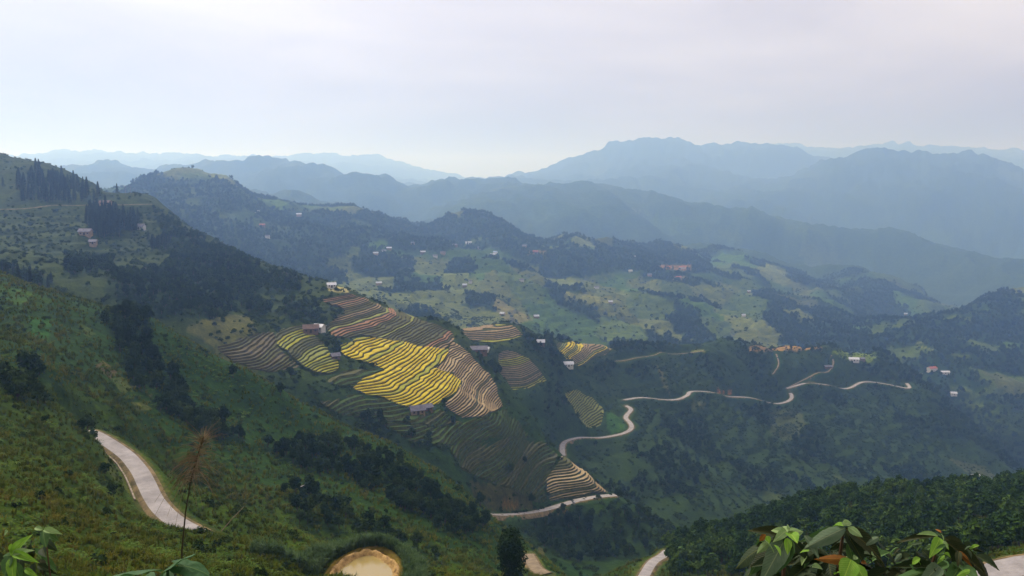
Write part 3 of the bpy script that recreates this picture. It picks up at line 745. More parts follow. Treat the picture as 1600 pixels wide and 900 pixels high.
for key_, (pl_, y0_, y1_, h_) in FIELDS.items():
    dens_ = []
    for i in range(len(pl_)):
        a, b_ = pl_[i], pl_[(i + 1) % len(pl_)]
        n = max(1, int(math.hypot(b_[0] - a[0], b_[1] - a[1]) / 7))
        dens_ += [(a[0] + (b_[0] - a[0]) * t / n + frng.uniform(-4, 4), a[1] + (b_[1] - a[1]) * t / n + frng.uniform(-2.2, 2.2)) for t in range(n)]
    wp = np.array([ray(a, b_, y0_, y1_) for a, b_ in dens_])[:, :2]
    for _ in range(1): wp = wp * 0.6 + (np.roll(wp, 1, 0) + np.roll(wp, -1, 0)) * 0.2
    st = 2.6 if y0_ < 600 else 3.6
    gx, gy = np.meshgrid(np.arange(wp[:, 0].min(), wp[:, 0].max(), st), np.arange(wp[:, 1].min(), wp[:, 1].max(), st))
    gx = gx + rng.uniform(-.5, .5, gx.shape); gy = gy + rng.uniform(-.5, .5, gy.shape)
    mk = in_poly(gx, gy, [tuple(t) for t in wp])
    allp = [Vector(t) for t in wp] + [Vector((a, b_)) for a, b_ in zip(gx[mk], gy[mk])]
    ov, oe, of_, _1, _2, _3 = delaunay_2d_cdt(allp, [], [list(range(len(wp)))], 1, 1e-4)
    vx = np.array([t[0] for t in ov]); vy = np.array([t[1] for t in ov])
    vz = HT(vx, vy)
    vz = vz + h_ * (0.35 * np.sin(vz / h_ * 1.1 + len(key_)) + 0.9 * fbm(vx / 26, vy / 30, 2, 33) + 0.5 * fbm(vx / 9, vy / 11, 1, 34))
    nm, lab, palette, bankm, crop = FIELD_INFO[key_]
    # boundary edges of the triangulation, for the outer rim
    cnt = {}
    for f in of_:
        for i in range(3):
            e = tuple(sorted((f[i], f[(i + 1) % 3]))); cnt[e] = cnt.get(e, 0) + 1
    tread, riser = {}, {}
    TR = 0.74
    for f in of_:
        tri = [(vx[i], vy[i], vz[i]) for i in f]
        zl, zh = min(t[2] for t in tri), max(t[2] for t in tri)
        for k in range(math.floor(zl / h_), math.floor(zh / h_) + 1):
            lo, mid, hi = k * h_, (k + TR) * h_, (k + 1) * h_
            pg = clip(tri, lo, mid)
            if pg:
                A = tread.setdefault(k, Acc()); zt = lo + 0.55 * h_
                top = [(x, y, zt + crop * 0.8) for x, y, z in pg]
                A.face(top)
                for i in range(len(pg)):
                    a, b_ = pg[i], pg[(i + 1) % len(pg)]
                    if (abs(a[2] - lo) < 1e-6 and abs(b_[2] - lo) < 1e-6):
                        A.face([(a[0], a[1], zt + crop * 0.8), (a[0], a[1], zt - 0.1), (b_[0], b_[1], zt - 0.1), (b_[0], b_[1], zt + crop * 0.8)])
            pg = clip(tri, mid, hi)
            if pg:
                riser.setdefault(k, Acc()).face([(x, y, lo + 0.55 * h_ + h_ * (z - mid) / (hi - mid)) for x, y, z in pg])
    root = bpy.data.objects.new(nm, None); COL.objects.link(root)
    cx, cy = float(np.mean(wp[:, 0])), float(np.mean(wp[:, 1]))
    base = Vector((cx, cy, float(HT(cx, cy)))); root.location = base
    root['label'] = lab; root['category'] = 'rice field'; root['group'] = 'terraced rice fields'
    prev = None
    names = [a for a, n in palette for _ in range(n)]
    for k in sorted(tread):
        A = tread[k]
        if len(A.f) < 3: continue
        mm = frng.choice(names)
        if prev and frng.random() < 0.45: mm = prev
        prev = mm
        for vs_, fs_ in A.comps(): add_mesh('paddy', [(x - base.x, y - base.y, z - base.z) for x, y, z in vs_], fs_, M[mm], root)
    for k in sorted(riser):
        A = riser[k]
        if len(A.f) < 3: continue
        for vs_, fs_ in A.comps(): add_mesh('bank', [(x - base.x, y - base.y, z - base.z) for x, y, z in vs_], fs_, M[bankm], root)
    rim = Acc()
    for (i, j), c in cnt.items():
        if c == 1:
            a = (vx[i], vy[i]); b_ = (vx[j], vy[j])
            za = math.floor(vz[i] / h_) * h_ + 0.5 * h_; zb = math.floor(vz[j] / h_) * h_ + 0.5 * h_
            rim.face([(a[0], a[1], za), (b_[0], b_[1], zb), (b_[0], b_[1], vz[j] - 2.2), (a[0], a[1], vz[i] - 2.2)])
    add_mesh('rim', [(x - base.x, y - base.y, z - base.z) for x, y, z in rim.v], rim.f, M[bankm], root)
print('terraces', time.time() - T0, len(bpy.data.objects))

# ------------------------------------------------------------------ pond
M['water'] = simple('muddy_water', (0.34, 0.255, 0.09), 0.02, 1.0)
M['clay_rim'] = simple('pond_clay', (0.26, 0.145, 0.045), 0.95, 0.1, 0.9, 0.45, hue=(0.40, 0.26, 0.10))
an = np.linspace(0, 2 * math.pi, 49)[:-1]
wob = 1 + 0.05 * np.sin(3 * an + 1) + 0.03 * np.sin(5 * an)
rx, ry = PRX * wob, PRY * wob
pv_ = [(PX, PCY, PZ)] + [(PX + rx[i] * math.cos(an[i]), PCY + ry[i] * math.sin(an[i]), PZ) for i in range(48)]
o = add_mesh('pond', pv_, [(0, i + 1, (i + 1) % 48 + 1) for i in range(48)], M['water']); o['kind'] = 'structure'
rv, rf = [], []
prof = [(-0.3, -0.2), (0.2, 0.3), (0.4, 0.62), (0.8, 0.66), (1.2, 0.2), (2.0, -0.9)]
for i in range(48):
    jit = [0.7 + 0.6 * hash2(np.array([i]), np.array([c]), 3)[0] for c in range(6)]
    for c, (dr, dz) in enumerate(prof):
        rv.append((PX + (rx[i] + dr) * math.cos(an[i]), PCY + (ry[i] + dr) * math.sin(an[i]), PZ + dz * jit[c]))
for i in range(48):
    for c in range(5):
        a, b_ = i * 6 + c, ((i + 1) % 48) * 6 + c
        rf.append((a, b_, b_ + 1, a + 1))
rim_o = add_mesh('earth_rim', rv, rf, M['clay_rim'], o, True)

# ------------------------------------------------------------------ houses
M['w_white'] = simple('wall_lime', (0.55, 0.52, 0.48), 0.9, 0.1, 0.8, 0.2)
M['w_earth'] = simple('wall_rammed_earth', (0.27, 0.19, 0.13), 0.95, 0.1, 0.8, 0.25)
M['w_wood'] = simple('wall_timber', (0.16, 0.10, 0.07), 0.9, 0.1, 0.8, 0.3)
M['r_white'] = simple('roof_fibre_cement', (0.52, 0.52, 0.55), 0.6, 0.3, 0.5, 0.12)
M['r_grey'] = simple('roof_grey_tile', (0.17, 0.16, 0.19), 0.8, 0.2, 0.6, 0.3)
M['r_brown'] = simple('roof_brown_tile', (0.14, 0.09, 0.07), 0.85, 0.15, 0.6, 0.3)
M['r_blue'] = simple('roof_blue_sheet', (0.25, 0.32, 0.50), 0.5, 0.4, 0.5, 0.15)
M['r_red'] = simple('roof_red_tile', (0.34, 0.12, 0.07), 0.85, 0.15, 0.6, 0.3)
M['door'] = simple('dark_door', (0.05, 0.04, 0.035), 0.7, 0.2)
def box(v, f, x0, x1, y0, y1, z0, z1):
    n = len(v)
    v += [(x0, y0, z0), (x1, y0, z0), (x1, y1, z0), (x0, y1, z0), (x0, y0, z1), (x1, y0, z1), (x1, y1, z1), (x0, y1, z1)]
    f += [tuple(n + i for i in q) for q in ((3, 2, 1, 0), (4, 5, 6, 7), (0, 1, 5, 4), (1, 2, 6, 5), (2, 3, 7, 6), (3, 0, 4, 7))]
HM = {}
def house_meshes(L_, D_, hw, hr, det):
    k = (L_, D_, hw, hr, det)
    if k in HM: return HM[k]
    v = [(-L_ / 2, -D_ / 2, -2.5), (L_ / 2, -D_ / 2, -2.5), (L_ / 2, D_ / 2, -2.5), (-L_ / 2, D_ / 2, -2.5),
         (-L_ / 2, -D_ / 2, hw), (L_ / 2, -D_ / 2, hw), (L_ / 2, D_ / 2, hw), (-L_ / 2, D_ / 2, hw), (-L_ / 2, 0, hw + hr), (L_ / 2, 0, hw + hr)]
    f = [(0, 1, 5, 4), (2, 3, 7, 6), (1, 2, 6, 9, 5), (3, 0, 4, 8, 7)]
    wall = bpy.data.meshes.new('wall'); wall.from_pydata(v, [], f)
    e = 0.7; oh = hr * e / (D_ / 2); t = 0.16
    rv, rf = [], []
    for s_ in (-1, 1):
        n = len(rv)
        pr = [(s_ * (D_ / 2 + e), hw - oh + 0.05), (0, hw + hr + 0.05), (0, hw + hr + 0.05 + t), (s_ * (D_ / 2 + e), hw - oh + 0.05 + t)]
        for x in (-L_ / 2 - 0.6, L_ / 2 + 0.6): rv += [(x, y, z) for y, z in pr]
        rf += [tuple(n + i for i in q) for q in ((0, 1, 2, 3), (7, 6, 5, 4), (0, 4, 5, 1), (2, 6, 7, 3), (3, 7, 4, 0))]
    roof = bpy.data.meshes.new('roof'); roof.from_pydata(rv, [], rf)
    dv, df = [], []; box(dv, df, -0.6, 0.6, -D_ / 2 - 0.05, -D_ / 2 + 0.1, 0, 2.1)
    door = bpy.data.meshes.new('door'); door.from_pydata(dv, [], df)
    wv, wf = [], []; box(wv, wf, -0.5, 0.5, -D_ / 2 - 0.05, -D_ / 2 + 0.1, 1.0, 2.0)
    win = bpy.data.meshes.new('window'); win.from_pydata(wv, [], wf)
    HM[k] = (wall, roof, door, win)
    return HM[k]
def set_mat(o, m):
    if not o.data.materials: o.data.materials.append(None)
    o.material_slots[0].link = 'OBJECT'; o.material_slots[0].material = m
def house(px, py, y0, y1, L_, D_, rot, roof_m, wall_m, label, hw=2.9, hr=1.9, group='houses scattered over the hills', det=True):
    p = ray(px, py, y0, y1)
    root = bpy.data.objects.new('house', None); COL.objects.link(root)
    root.location = (p[0], p[1], p[2] + 0.4); root.rotation_euler.z = R(rot)
    root['label'] = label; root['category'] = 'house'; root['group'] = group
    wall, roof, door, win = house_meshes(L_, D_, hw, hr, det)
    for nm, me, m_ in (('wall', wall, wall_m), ('roof', roof, roof_m)):
        o = bpy.data.objects.new(nm, me); COL.objects.link(o); o.parent = root; set_mat(o, M[m_])
    if det:
        o = bpy.data.objects.new('door', door); COL.objects.link(o); o.parent = root; set_mat(o, M['door'])
        for sx in (-0.3, 0.3):
            o = bpy.data.objects.new('window', win); COL.objects.link(o); o.parent = root; o.location.x = sx * L_; set_mat(o, M['door'])
    HOUSES.append((p[0], p[1], L_))
    return root
HOUSES = []
house(486, 520, 420, 620, 9, 6, 12, 'r_brown', 'w_wood', 'brown roofed farmhouse above the left green and yellow terraces')
house(499, 517, 420, 620, 6, 5, -20, 'r_white', 'w_white', 'pale roofed shed against the right end of the brown roofed farmhouse', 2.6, 1.3)
house(524, 561, 405, 560, 4.5, 3.5, 30, 'r_grey', 'w_wood', 'small grey hut between the left terraces and the golden field', 2.0, 1.2)
house(652, 648, 400, 520, 7.5, 4.5, 22, 'r_grey', 'w_earth', 'dark roofed farmhouse at the bottom tip of the golden field')
house(667, 642, 400, 520, 5, 4, 35, 'r_grey', 'w_wood', 'small grey shed right of the farmhouse below the golden field', 2.2, 1.3)
house(748, 552, 600, 800, 12, 6, 5, 'r_grey', 'w_wood', 'long grey roofed house in the tree clump behind the saddle')
house(760, 549, 600, 800, 5, 4, -15, 'r_white', 'w_white', 'tiny white shed at the right end of the long grey roofed house', 2.4, 1.2)
house(888, 573, 760, 900, 9, 6, 8, 'r_white', 'w_white', 'white roofed farmhouse below the curved terraces with the yellow top')
house(845, 539, 720, 900, 7, 5, 0, 'r_white', 'w_wood', 'white roof half hidden in trees left of the curved terraces')
house(1334, 564, 1000, 1260, 13, 8, -10, 'r_white', 'w_white', 'large white roofed house on the bright green hilltop field')
house(1347, 563, 1000, 1260, 7, 5, 15, 'r_grey', 'w_wood', 'grey shed right of the white roofed house on the hilltop field', 2.4, 1.4)
house(1294, 575, 1000, 1260, 10, 4, 5, 'r_grey', 'w_wood', 'low grey shed beside the footpath left of the hilltop field', 2.2, 1.2)
house(1456, 580, 1260, 1700, 15, 9, 20, 'r_red', 'w_white', 'tall pale house with red roof on the slope beyond the right end of the road', 5.5, 2.4)
house(1476, 584, 1260, 1700, 14, 7, 0, 'r_white', 'w_white', 'long white house right of the tall red roofed house', 3.2, 1.6)
house(1436, 588, 1260, 1700, 9, 6, 10, 'r_white', 'w_white', 'small white house below the tall red roofed house')
house(1490, 617, 1180, 1600, 9, 6, -10, 'r_white', 'w_white', 'white house above the pale green field near the right edge')
house(1524, 748, 800, 1200, 8, 6, 0, 'r_white', 'w_earth', 'lone hut on the brown clearing low on the right spur')
house(134, 368, 560, 880, 9, 5, 0, 'r_grey', 'w_earth', 'earth walled house left of the square conifer grove', 3.2, 1.8)
house(146, 382, 560, 880, 5, 4, 10, 'r_grey', 'w_earth', 'small hut just below the square conifer grove', 2.2, 1.2)
house(219, 359, 560, 880, 8, 5, -8, 'r_grey', 'w_white', 'low house right of the square conifer grove')
house(165, 321, 700, 900, 10, 5, 0, 'r_brown', 'w_earth', 'earth house on the track above the conifer grove', 2.6, 1.5)
house(518, 450, 560, 690, 6, 4.5, 20, 'r_white', 'w_white', 'white hut on the pale cleared crest above the terraces', 2.4, 1.3)
far_spec = [
 (402, 333, 12, 'r_white', 'white house on the wooded ridge left of the red track'), (467, 337, 14, 'r_white', 'white house on the crest of the wooded ridge'), (410, 354, 13, 'r_red', 'reddish house in the earth clearing on the left village hill'),
 (418, 372, 10, 'r_grey', 'grey house below the reddish clearing on the left village hill'), (587, 398, 12, 'r_white', 'white house at the left end of the hamlet above the fields'), (608, 390, 13, 'r_white', 'white house just right of the left end of the hamlet'),
 (600, 394, 10, 'r_grey', 'grey house between the two white houses of the left hamlet'), (645, 382, 9, 'r_grey', 'grey house at the wood edge below the domed hill'), (661, 396, 13, 'r_white', 'white house alone in the middle of the hamlet'),
 (680, 402, 12, 'r_grey', 'grey house on the field below the domed hill'), (692, 397, 14, 'r_brown', 'brown house group on the field below the domed hill'), (711, 385, 13, 'r_grey', 'grey house on the left of the top row below the domed hill'),
 (732, 381, 19, 'r_white', 'largest white roof below the domed hill'), (747, 389, 16, 'r_grey', 'long grey house below the largest white roof'), (770, 400, 14, 'r_white', 'white house at the right end of the hamlet'),
 (774, 396, 12, 'r_blue', 'bluish roof behind the white house at the right end of the hamlet'), (592, 445, 12, 'r_white', 'white house beside the dark round grove on the fields'), (726, 448, 10, 'r_white', 'white house in the small wood on the lower fields'),
 (735, 442, 8, 'r_grey', 'grey house above the white house in the small wood'), (785, 493, 9, 'r_white', 'white house in the ravine wood behind the terrace knoll'), (838, 497, 11, 'r_white', 'white house at the top of the pale gully track'),
 (815, 440, 11, 'r_grey', 'grey house at the foot of the pointed wooded hill'), (820, 386, 14, 'r_grey', 'grey house on the shoulder left of the pointed wooded hill'), (837, 395, 16, 'r_red', 'long reddish house on the bare ledge by the pointed hill'),
 (932, 451, 13, 'r_grey', 'grey house at the top of the pale fields'), (954, 474, 10, 'r_white', 'white house at the lower end of the pale fields'), (990, 403, 12, 'r_white', 'white house at the foot of the flat topped hill'),
 (985, 425, 12, 'r_white', 'white house on the slope below the flat topped hill'), (1015, 431, 12, 'r_grey', 'grey house left of the terracotta clearing'), (1042, 419, 20, 'r_red', 'long terracotta roof on the left of the clearing'),
 (1066, 419, 22, 'r_red', 'long terracotta roof on the right of the clearing'), (1060, 435, 18, 'r_red', 'long red roof below the terracotta clearing'), (1170, 457, 10, 'r_white', 'white house alone on the right fields'),
 (1162, 495, 9, 'r_white', 'white house beside the pale footpath on the lower right fields'), (1415, 492, 10, 'r_white', 'white house deep in the hazy right valley')]
for i, (px, py, L_, rm, lab) in enumerate(far_spec):
    house(px, py, 1150, 2900, L_ * 0.8, L_ * 0.45, (i * 37) % 50 - 25, rm, ('w_white', 'w_earth', 'w_wood')[i % 3], lab, 3.4, 2.0, 'houses of the far hillside hamlets', False)
print('houses', time.time() - T0)

# ------------------------------------------------------------------ foliage materials
def leafmat(name, dark, mid, light, scale=0.02, rough=0.75, trans=0.0, gain=0.70):
    m, nt, b = mat(name)
    dark, mid, light = [tuple(c * k_ for c in col) for col, k_ in ((dark, gain * 0.85), (mid, gain), (light, gain * 1.2))]
    b.inputs['Roughness'].default_value = rough; b.inputs['Specular IOR Level'].default_value = 0.02
    oi = nnode(nt, 'ShaderNodeObjectInfo')
    n = nnode(nt, 'ShaderNodeTexNoise'); n.inputs['Scale'].default_value = scale; n.inputs['Detail'].default_value = 3
    nt.links.new(oi.outputs['Location'], n.inputs['Vector'])
    g = nnode(nt, 'ShaderNodeNewGeometry')
    n2 = nnode(nt, 'ShaderNodeTexNoise'); n2.inputs['Scale'].default_value = 0.9; n2.inputs['Detail'].default_value = 3
    nt.links.new(g.outputs['Position'], n2.inputs['Vector'])
    ad = nnode(nt, 'ShaderNodeMath', operation='MULTIPLY_ADD'); ad.inputs[1].default_value = 0.45
    nt.links.new(oi.outputs['Random'], ad.inputs[0]); nt.links.new(n.outputs['Fac'], ad.inputs[2])
    ad2 = nnode(nt, 'ShaderNodeMath', operation='MULTIPLY_ADD'); ad2.inputs[1].default_value = 0.5
    nt.links.new(n2.outputs['Fac'], ad2.inputs[0]); nt.links.new(ad.outputs[0], ad2.inputs[2])
    r = nnode(nt, 'ShaderNodeValToRGB')
    e = r.color_ramp.elements; e.new(0.5)
    for i, (p, c) in enumerate(((0.55, dark), (0.95, mid), (1.0, light))):
        e[i].position = p * 0.98; e[i].color = (*c, 1)
    e[1].position = 0.66; 
    mr = nnode(nt, 'ShaderNodeMapRange'); mr.inputs['From Min'].default_value = 0.45; mr.inputs['From Max'].default_value = 1.5
    e[0].position = 0.1; e[1].position = 0.5; e[2].position = 0.9
    nt.links.new(ad2.outputs[0], mr.inputs['Value']); nt.links.new(mr.outputs['Result'], r.inputs['Fac'])
    nt.links.new(r.outputs['Color'], b.inputs['Base Color'])
    if trans:
        tr = nnode(nt, 'ShaderNodeBsdfTranslucent'); mx = nnode(nt, 'ShaderNodeMixShader'); mx.inputs[0].default_value = trans
        nt.links.new(r.outputs['Color'], tr.inputs['Color'])
        nt.links.new(b.outputs[0], mx.inputs[1]); nt.links.new(tr.outputs[0], mx.inputs[2])
        nt.links.new(mx.outputs[0], nt.nodes['Material Output'].inputs['Surface'])
    return m
M['leaf_dark'] = leafmat('wood_leaves', (0.010, 0.026, 0.006), (0.024, 0.052, 0.010), (0.060, 0.092, 0.018))
M['leaf_mid'] = leafmat('plantation_leaves', (0.018, 0.045, 0.008), (0.048, 0.098, 0.016), (0.11, 0.17, 0.032), gain=0.72)
M['needle'] = leafmat('conifer_needles', (0.014, 0.027, 0.016), (0.022, 0.038, 0.022), (0.034, 0.052, 0.026))
M['bush'] = leafmat('bush_leaves', (0.016, 0.040, 0.008), (0.036, 0.070, 0.012), (0.078, 0.110, 0.020), gain=0.66)
M['grass'] = leafmat('meadow_grass', (0.048, 0.078, 0.006), (0.094, 0.122, 0.008), (0.175, 0.150, 0.020), 0.05, 0.8, 0.25, 0.78)
M['fern'] = leafmat('fern_leaves', (0.034, 0.076, 0.008), (0.066, 0.125, 0.012), (0.120, 0.175, 0.022), 0.04, 0.7, 0.25, 0.82)
M['reed'] = leafmat('tall_grass', (0.06, 0.115, 0.032), (0.10, 0.17, 0.055), (0.16, 0.23, 0.10), 0.1, 0.6, 0.2, 0.7)
M['bark'] = simple('tree_bark', (0.075, 0.058, 0.042), 0.95, 0.05, 2.0, 0.4)

# ------------------------------------------------------------------ plant shapes
class Shape:
    def __init__(s): s.v = []; s.f = []; s.m = []
    def poly(s, ps, mi=0):
        n = len(s.v); s.v += [tuple(p) for p in ps]; s.f.append(tuple(range(n, n + len(ps)))); s.m.append(mi)
    def tube(s, a, b_, r0, r1, mi=1, k=5):
        a = Vector(a); b_ = Vector(b_); d = (b_ - a).normalized()
        u = d.orthogonal().normalized(); w = d.cross(u); n = len(s.v)
        for c, r in ((a, r0), (b_, r1)):
            for i in range(k):
                t = 2 * math.pi * i / k; s.v.append(tuple(c + (u * math.cos(t) + w * math.sin(t)) * r))
        for i in range(k):
            s.f.append((n + i, n + (i + 1) % k, n + k + (i + 1) % k, n + k + i)); s.m.append(mi)
    def card(s, c, nrm, sz, rg, mi=0):
        nrm = nrm.normalized(); u = nrm.orthogonal().normalized(); t = rg.uniform(0, 6.28)
        w = nrm.cross(u); u, w = u * math.cos(t) + w * math.sin(t), w * math.cos(t) - u * math.sin(t)
        l = sz * rg.uniform(0.75, 1.3); h = sz * rg.uniform(0.4, 0.65)
        b_ = nrm * sz * 0.2
        s.poly([c - u * l - b_, c - w * h + b_ * 0.3, c + u * l - b_, c + w * h + b_ * 0.3], mi)
    def mesh(s, name, mats):
        me = bpy.data.meshes.new(name); me.from_pydata(s.v, [], s.f)
        for m in mats: me.materials.append(m)
        me.polygons.foreach_set('material_index', np.array(s.m, np.int32))
        return me
def crown_cards(sh, rg, lobes, n, sz, mi=0):
    tot = sum(l[3] ** 2 for l in lobes)
    for cx, cy, cz, r, fz in lobes:
        for _ in range(int(n * r * r / tot)):
            d = Vector((rg.gauss(0, 1), rg.gauss(0, 1), rg.gauss(0, 1) + 0.25)).normalized()
            k = r * (rg.uniform(0.62, 1.05) if rg.random() < 0.75 else rg.uniform(0.3, 0.7))
            p = Vector((cx + d.x * k, cy + d.y * k, cz + d.z * k * fz))
            nn = d + Vector((rg.gauss(0, .45), rg.gauss(0, .45), rg.gauss(0, .35) + 0.35))
            sh.card(p, nn, sz, rg, mi)
def broadleaf(seed, n, sz, low=False, tall=1.0):
    """about 7 m tall, base at the origin"""
    rg = random.Random(seed)
    lobes = []
    for i in range(rg.randint(6, 9)):
        a = rg.uniform(0, 6.28); q = rg.uniform(0.4, 1.9)
        lobes.append((q * math.cos(a), q * math.sin(a), (rg.uniform(2.6, 5.6)) * tall, rg.uniform(0.8, 1.5), 0.85))
    if low: lobes += [(rg.uniform(-.9, .9), rg.uniform(-.9, .9), z_, 1.35, 0.9) for z_ in (0.8, 1.6, 2.4, 3.2, 4.0, 4.8, 5.4)]
    lobes.append((0, 0, 5.9 * tall, 1.2, 0.95)); lobes.append((0, 0, 4.2 * tall, 1.9, 0.95))
    cr, tk = Shape(), Shape()
    crown_cards(cr, rg, lobes, n, sz)
    p = Vector((0, 0, -0.8)); r = 0.24
    for z in (1.4, 2.8 * tall, 4.4 * tall, 5.6 * tall):
        q = Vector((rg.uniform(-.25, .25), rg.uniform(-.25, .25), z)); tk.tube(p, q, r, r * 0.75); p, r = q, r * 0.72
    for l in lobes[:6]:
        tk.tube((0, 0, l[2] * 0.5), (l[0] * 0.8, l[1] * 0.8, l[2]), 0.09, 0.03, 1, 4)
    return cr, tk
def conifer(seed, n, sz):
    rg = random.Random(seed); cr, tk = Shape(), Shape()
    Hh = 11.0
    for _ in range(n):
        t = rg.random() ** 0.75; z = 1.0 + (1 - t) * 0 + t * (Hh - 1.0)
        t2 = 1 - (z - 1.0) / (Hh - 1.0)
        rmax = 0.15 + 1.95 * t2 ** 0.7 * (0.82 + 0.18 * math.sin(z * 4.2))
        a = rg.uniform(0, 6.28); q = rmax * rg.uniform(0.55, 1.05)
        p = Vector((q * math.cos(a), q * math.sin(a), z - q * 0.25))
        cr.card(p, Vector((math.cos(a), math.sin(a), 0.9 + rg.gauss(0, .3))), sz, rg)
    tk.tube((0, 0, -0.8), (0, 0, 5), 0.22, 0.14); tk.tube((0, 0, 5), (0, 0, Hh), 0.14, 0.02)
    return cr, tk
def bush(seed, n, sz):
    rg = random.Random(seed); sh = Shape()
    lobes = [(rg.uniform(-.7, .7), rg.uniform(-.7, .7), rg.uniform(0.3, 0.9), rg.uniform(0.5, 0.9), 0.8) for _ in range(5)]
    crown_cards(sh, rg, lobes, n, sz)
    for l in lobes[:3]: sh.tube((0, 0, -0.3), (l[0], l[1], l[2]), 0.05, 0.02, 1, 3)
    return sh
def tuft(seed, n, hgt, spread, wd):
    rg = random.Random(seed); sh = Shape()
    for _ in range(n):
        a = rg.uniform(0, 6.28); r0 = rg.uniform(0, 0.25) * spread
        b_ = Vector((r0 * math.cos(a), r0 * math.sin(a), -0.05)); ln = rg.uniform(0.55, 1.1) * hgt; out = rg.uniform(0.25, 1.0) * spread
        a2 = a + rg.gauss(0, .5); d = Vector((math.cos(a2), math.sin(a2), 0)); sd = Vector((-d.y, d.x, 0)) * wd
        m1 = b_ + d * out * 0.35 + Vector((0, 0, ln * 0.7)); tp = b_ + d * out + Vector((0, 0, ln * rg.uniform(0.6, 1.0)))
        sh.poly([b_ - sd, b_ + sd, m1 + sd * 0.8, m1 - sd * 0.8]); sh.poly([m1 - sd * 0.8, m1 + sd * 0.8, tp])
    return sh
def fern(seed):
    rg = random.Random(seed); sh = Shape()
    for i in range(9):
        a = i * 0.7 + rg.uniform(-.3, .3); d = Vector((math.cos(a), math.sin(a), 0)); s_ = Vector((-d.y, d.x, 0))
        L_ = rg.uniform(0.6, 1.0); pr = Vector((0, 0, 0)); 
        for k in range(4):
            t = (k + 1) / 4
            p = d * L_ * t + Vector((0, 0, L_ * (1.1 * t - 0.95 * t * t)))
            w = 0.19 * L_ * (1 - 0.75 * t) + 0.02
            sh.poly([pr, (pr + p) / 2 + s_ * w, p]); sh.poly([pr, p, (pr + p) / 2 - s_ * w])
            pr = p
    return sh

# ------------------------------------------------------------------ scattering
XC = (XG[1:, 1:] - XG[1:, :-1] + XG[:-1, 1:] - XG[:-1, :-1]) / 2
YC = (YG[1:, 1:] - YG[:-1, 1:])
AREA = XC * YC
def vis(hgt, tol):
    r = srun.copy(); r[1:] = srun[:-1]
    v = ((ZG + hgt) / np.maximum(YG, 3) >= r - tol) & (YG > 4) & (np.abs(gpx - 800) < 1000) & (gpy < 1010)
    return v
def sample(dens, hgt, tol=0.006, cap=100000, seed=1):
    rg = np.random.default_rng(seed)
    w = (dens * vis(hgt, tol))[:-1, :-1] * AREA
    tot = w.sum(); n = int(min(cap, tot))
    if tot > cap: print('  capped', int(tot), cap)
    c = np.cumsum(w.ravel()); u = rg.random(n) * c[-1]
    k = np.searchsorted(c, u); i, j = np.unravel_index(np.minimum(k, w.size - 1), w.shape)
    a, b_ = rg.random(n), rg.random(n)
    l = gl[i] + (gl[i + 1] - gl[i]) * a; q = gq[j] + (gq[1] - gq[0]) * b_
    y = np.exp(l) - Y0; x = q * (y + Y0)
    return x, y, H(x, y)
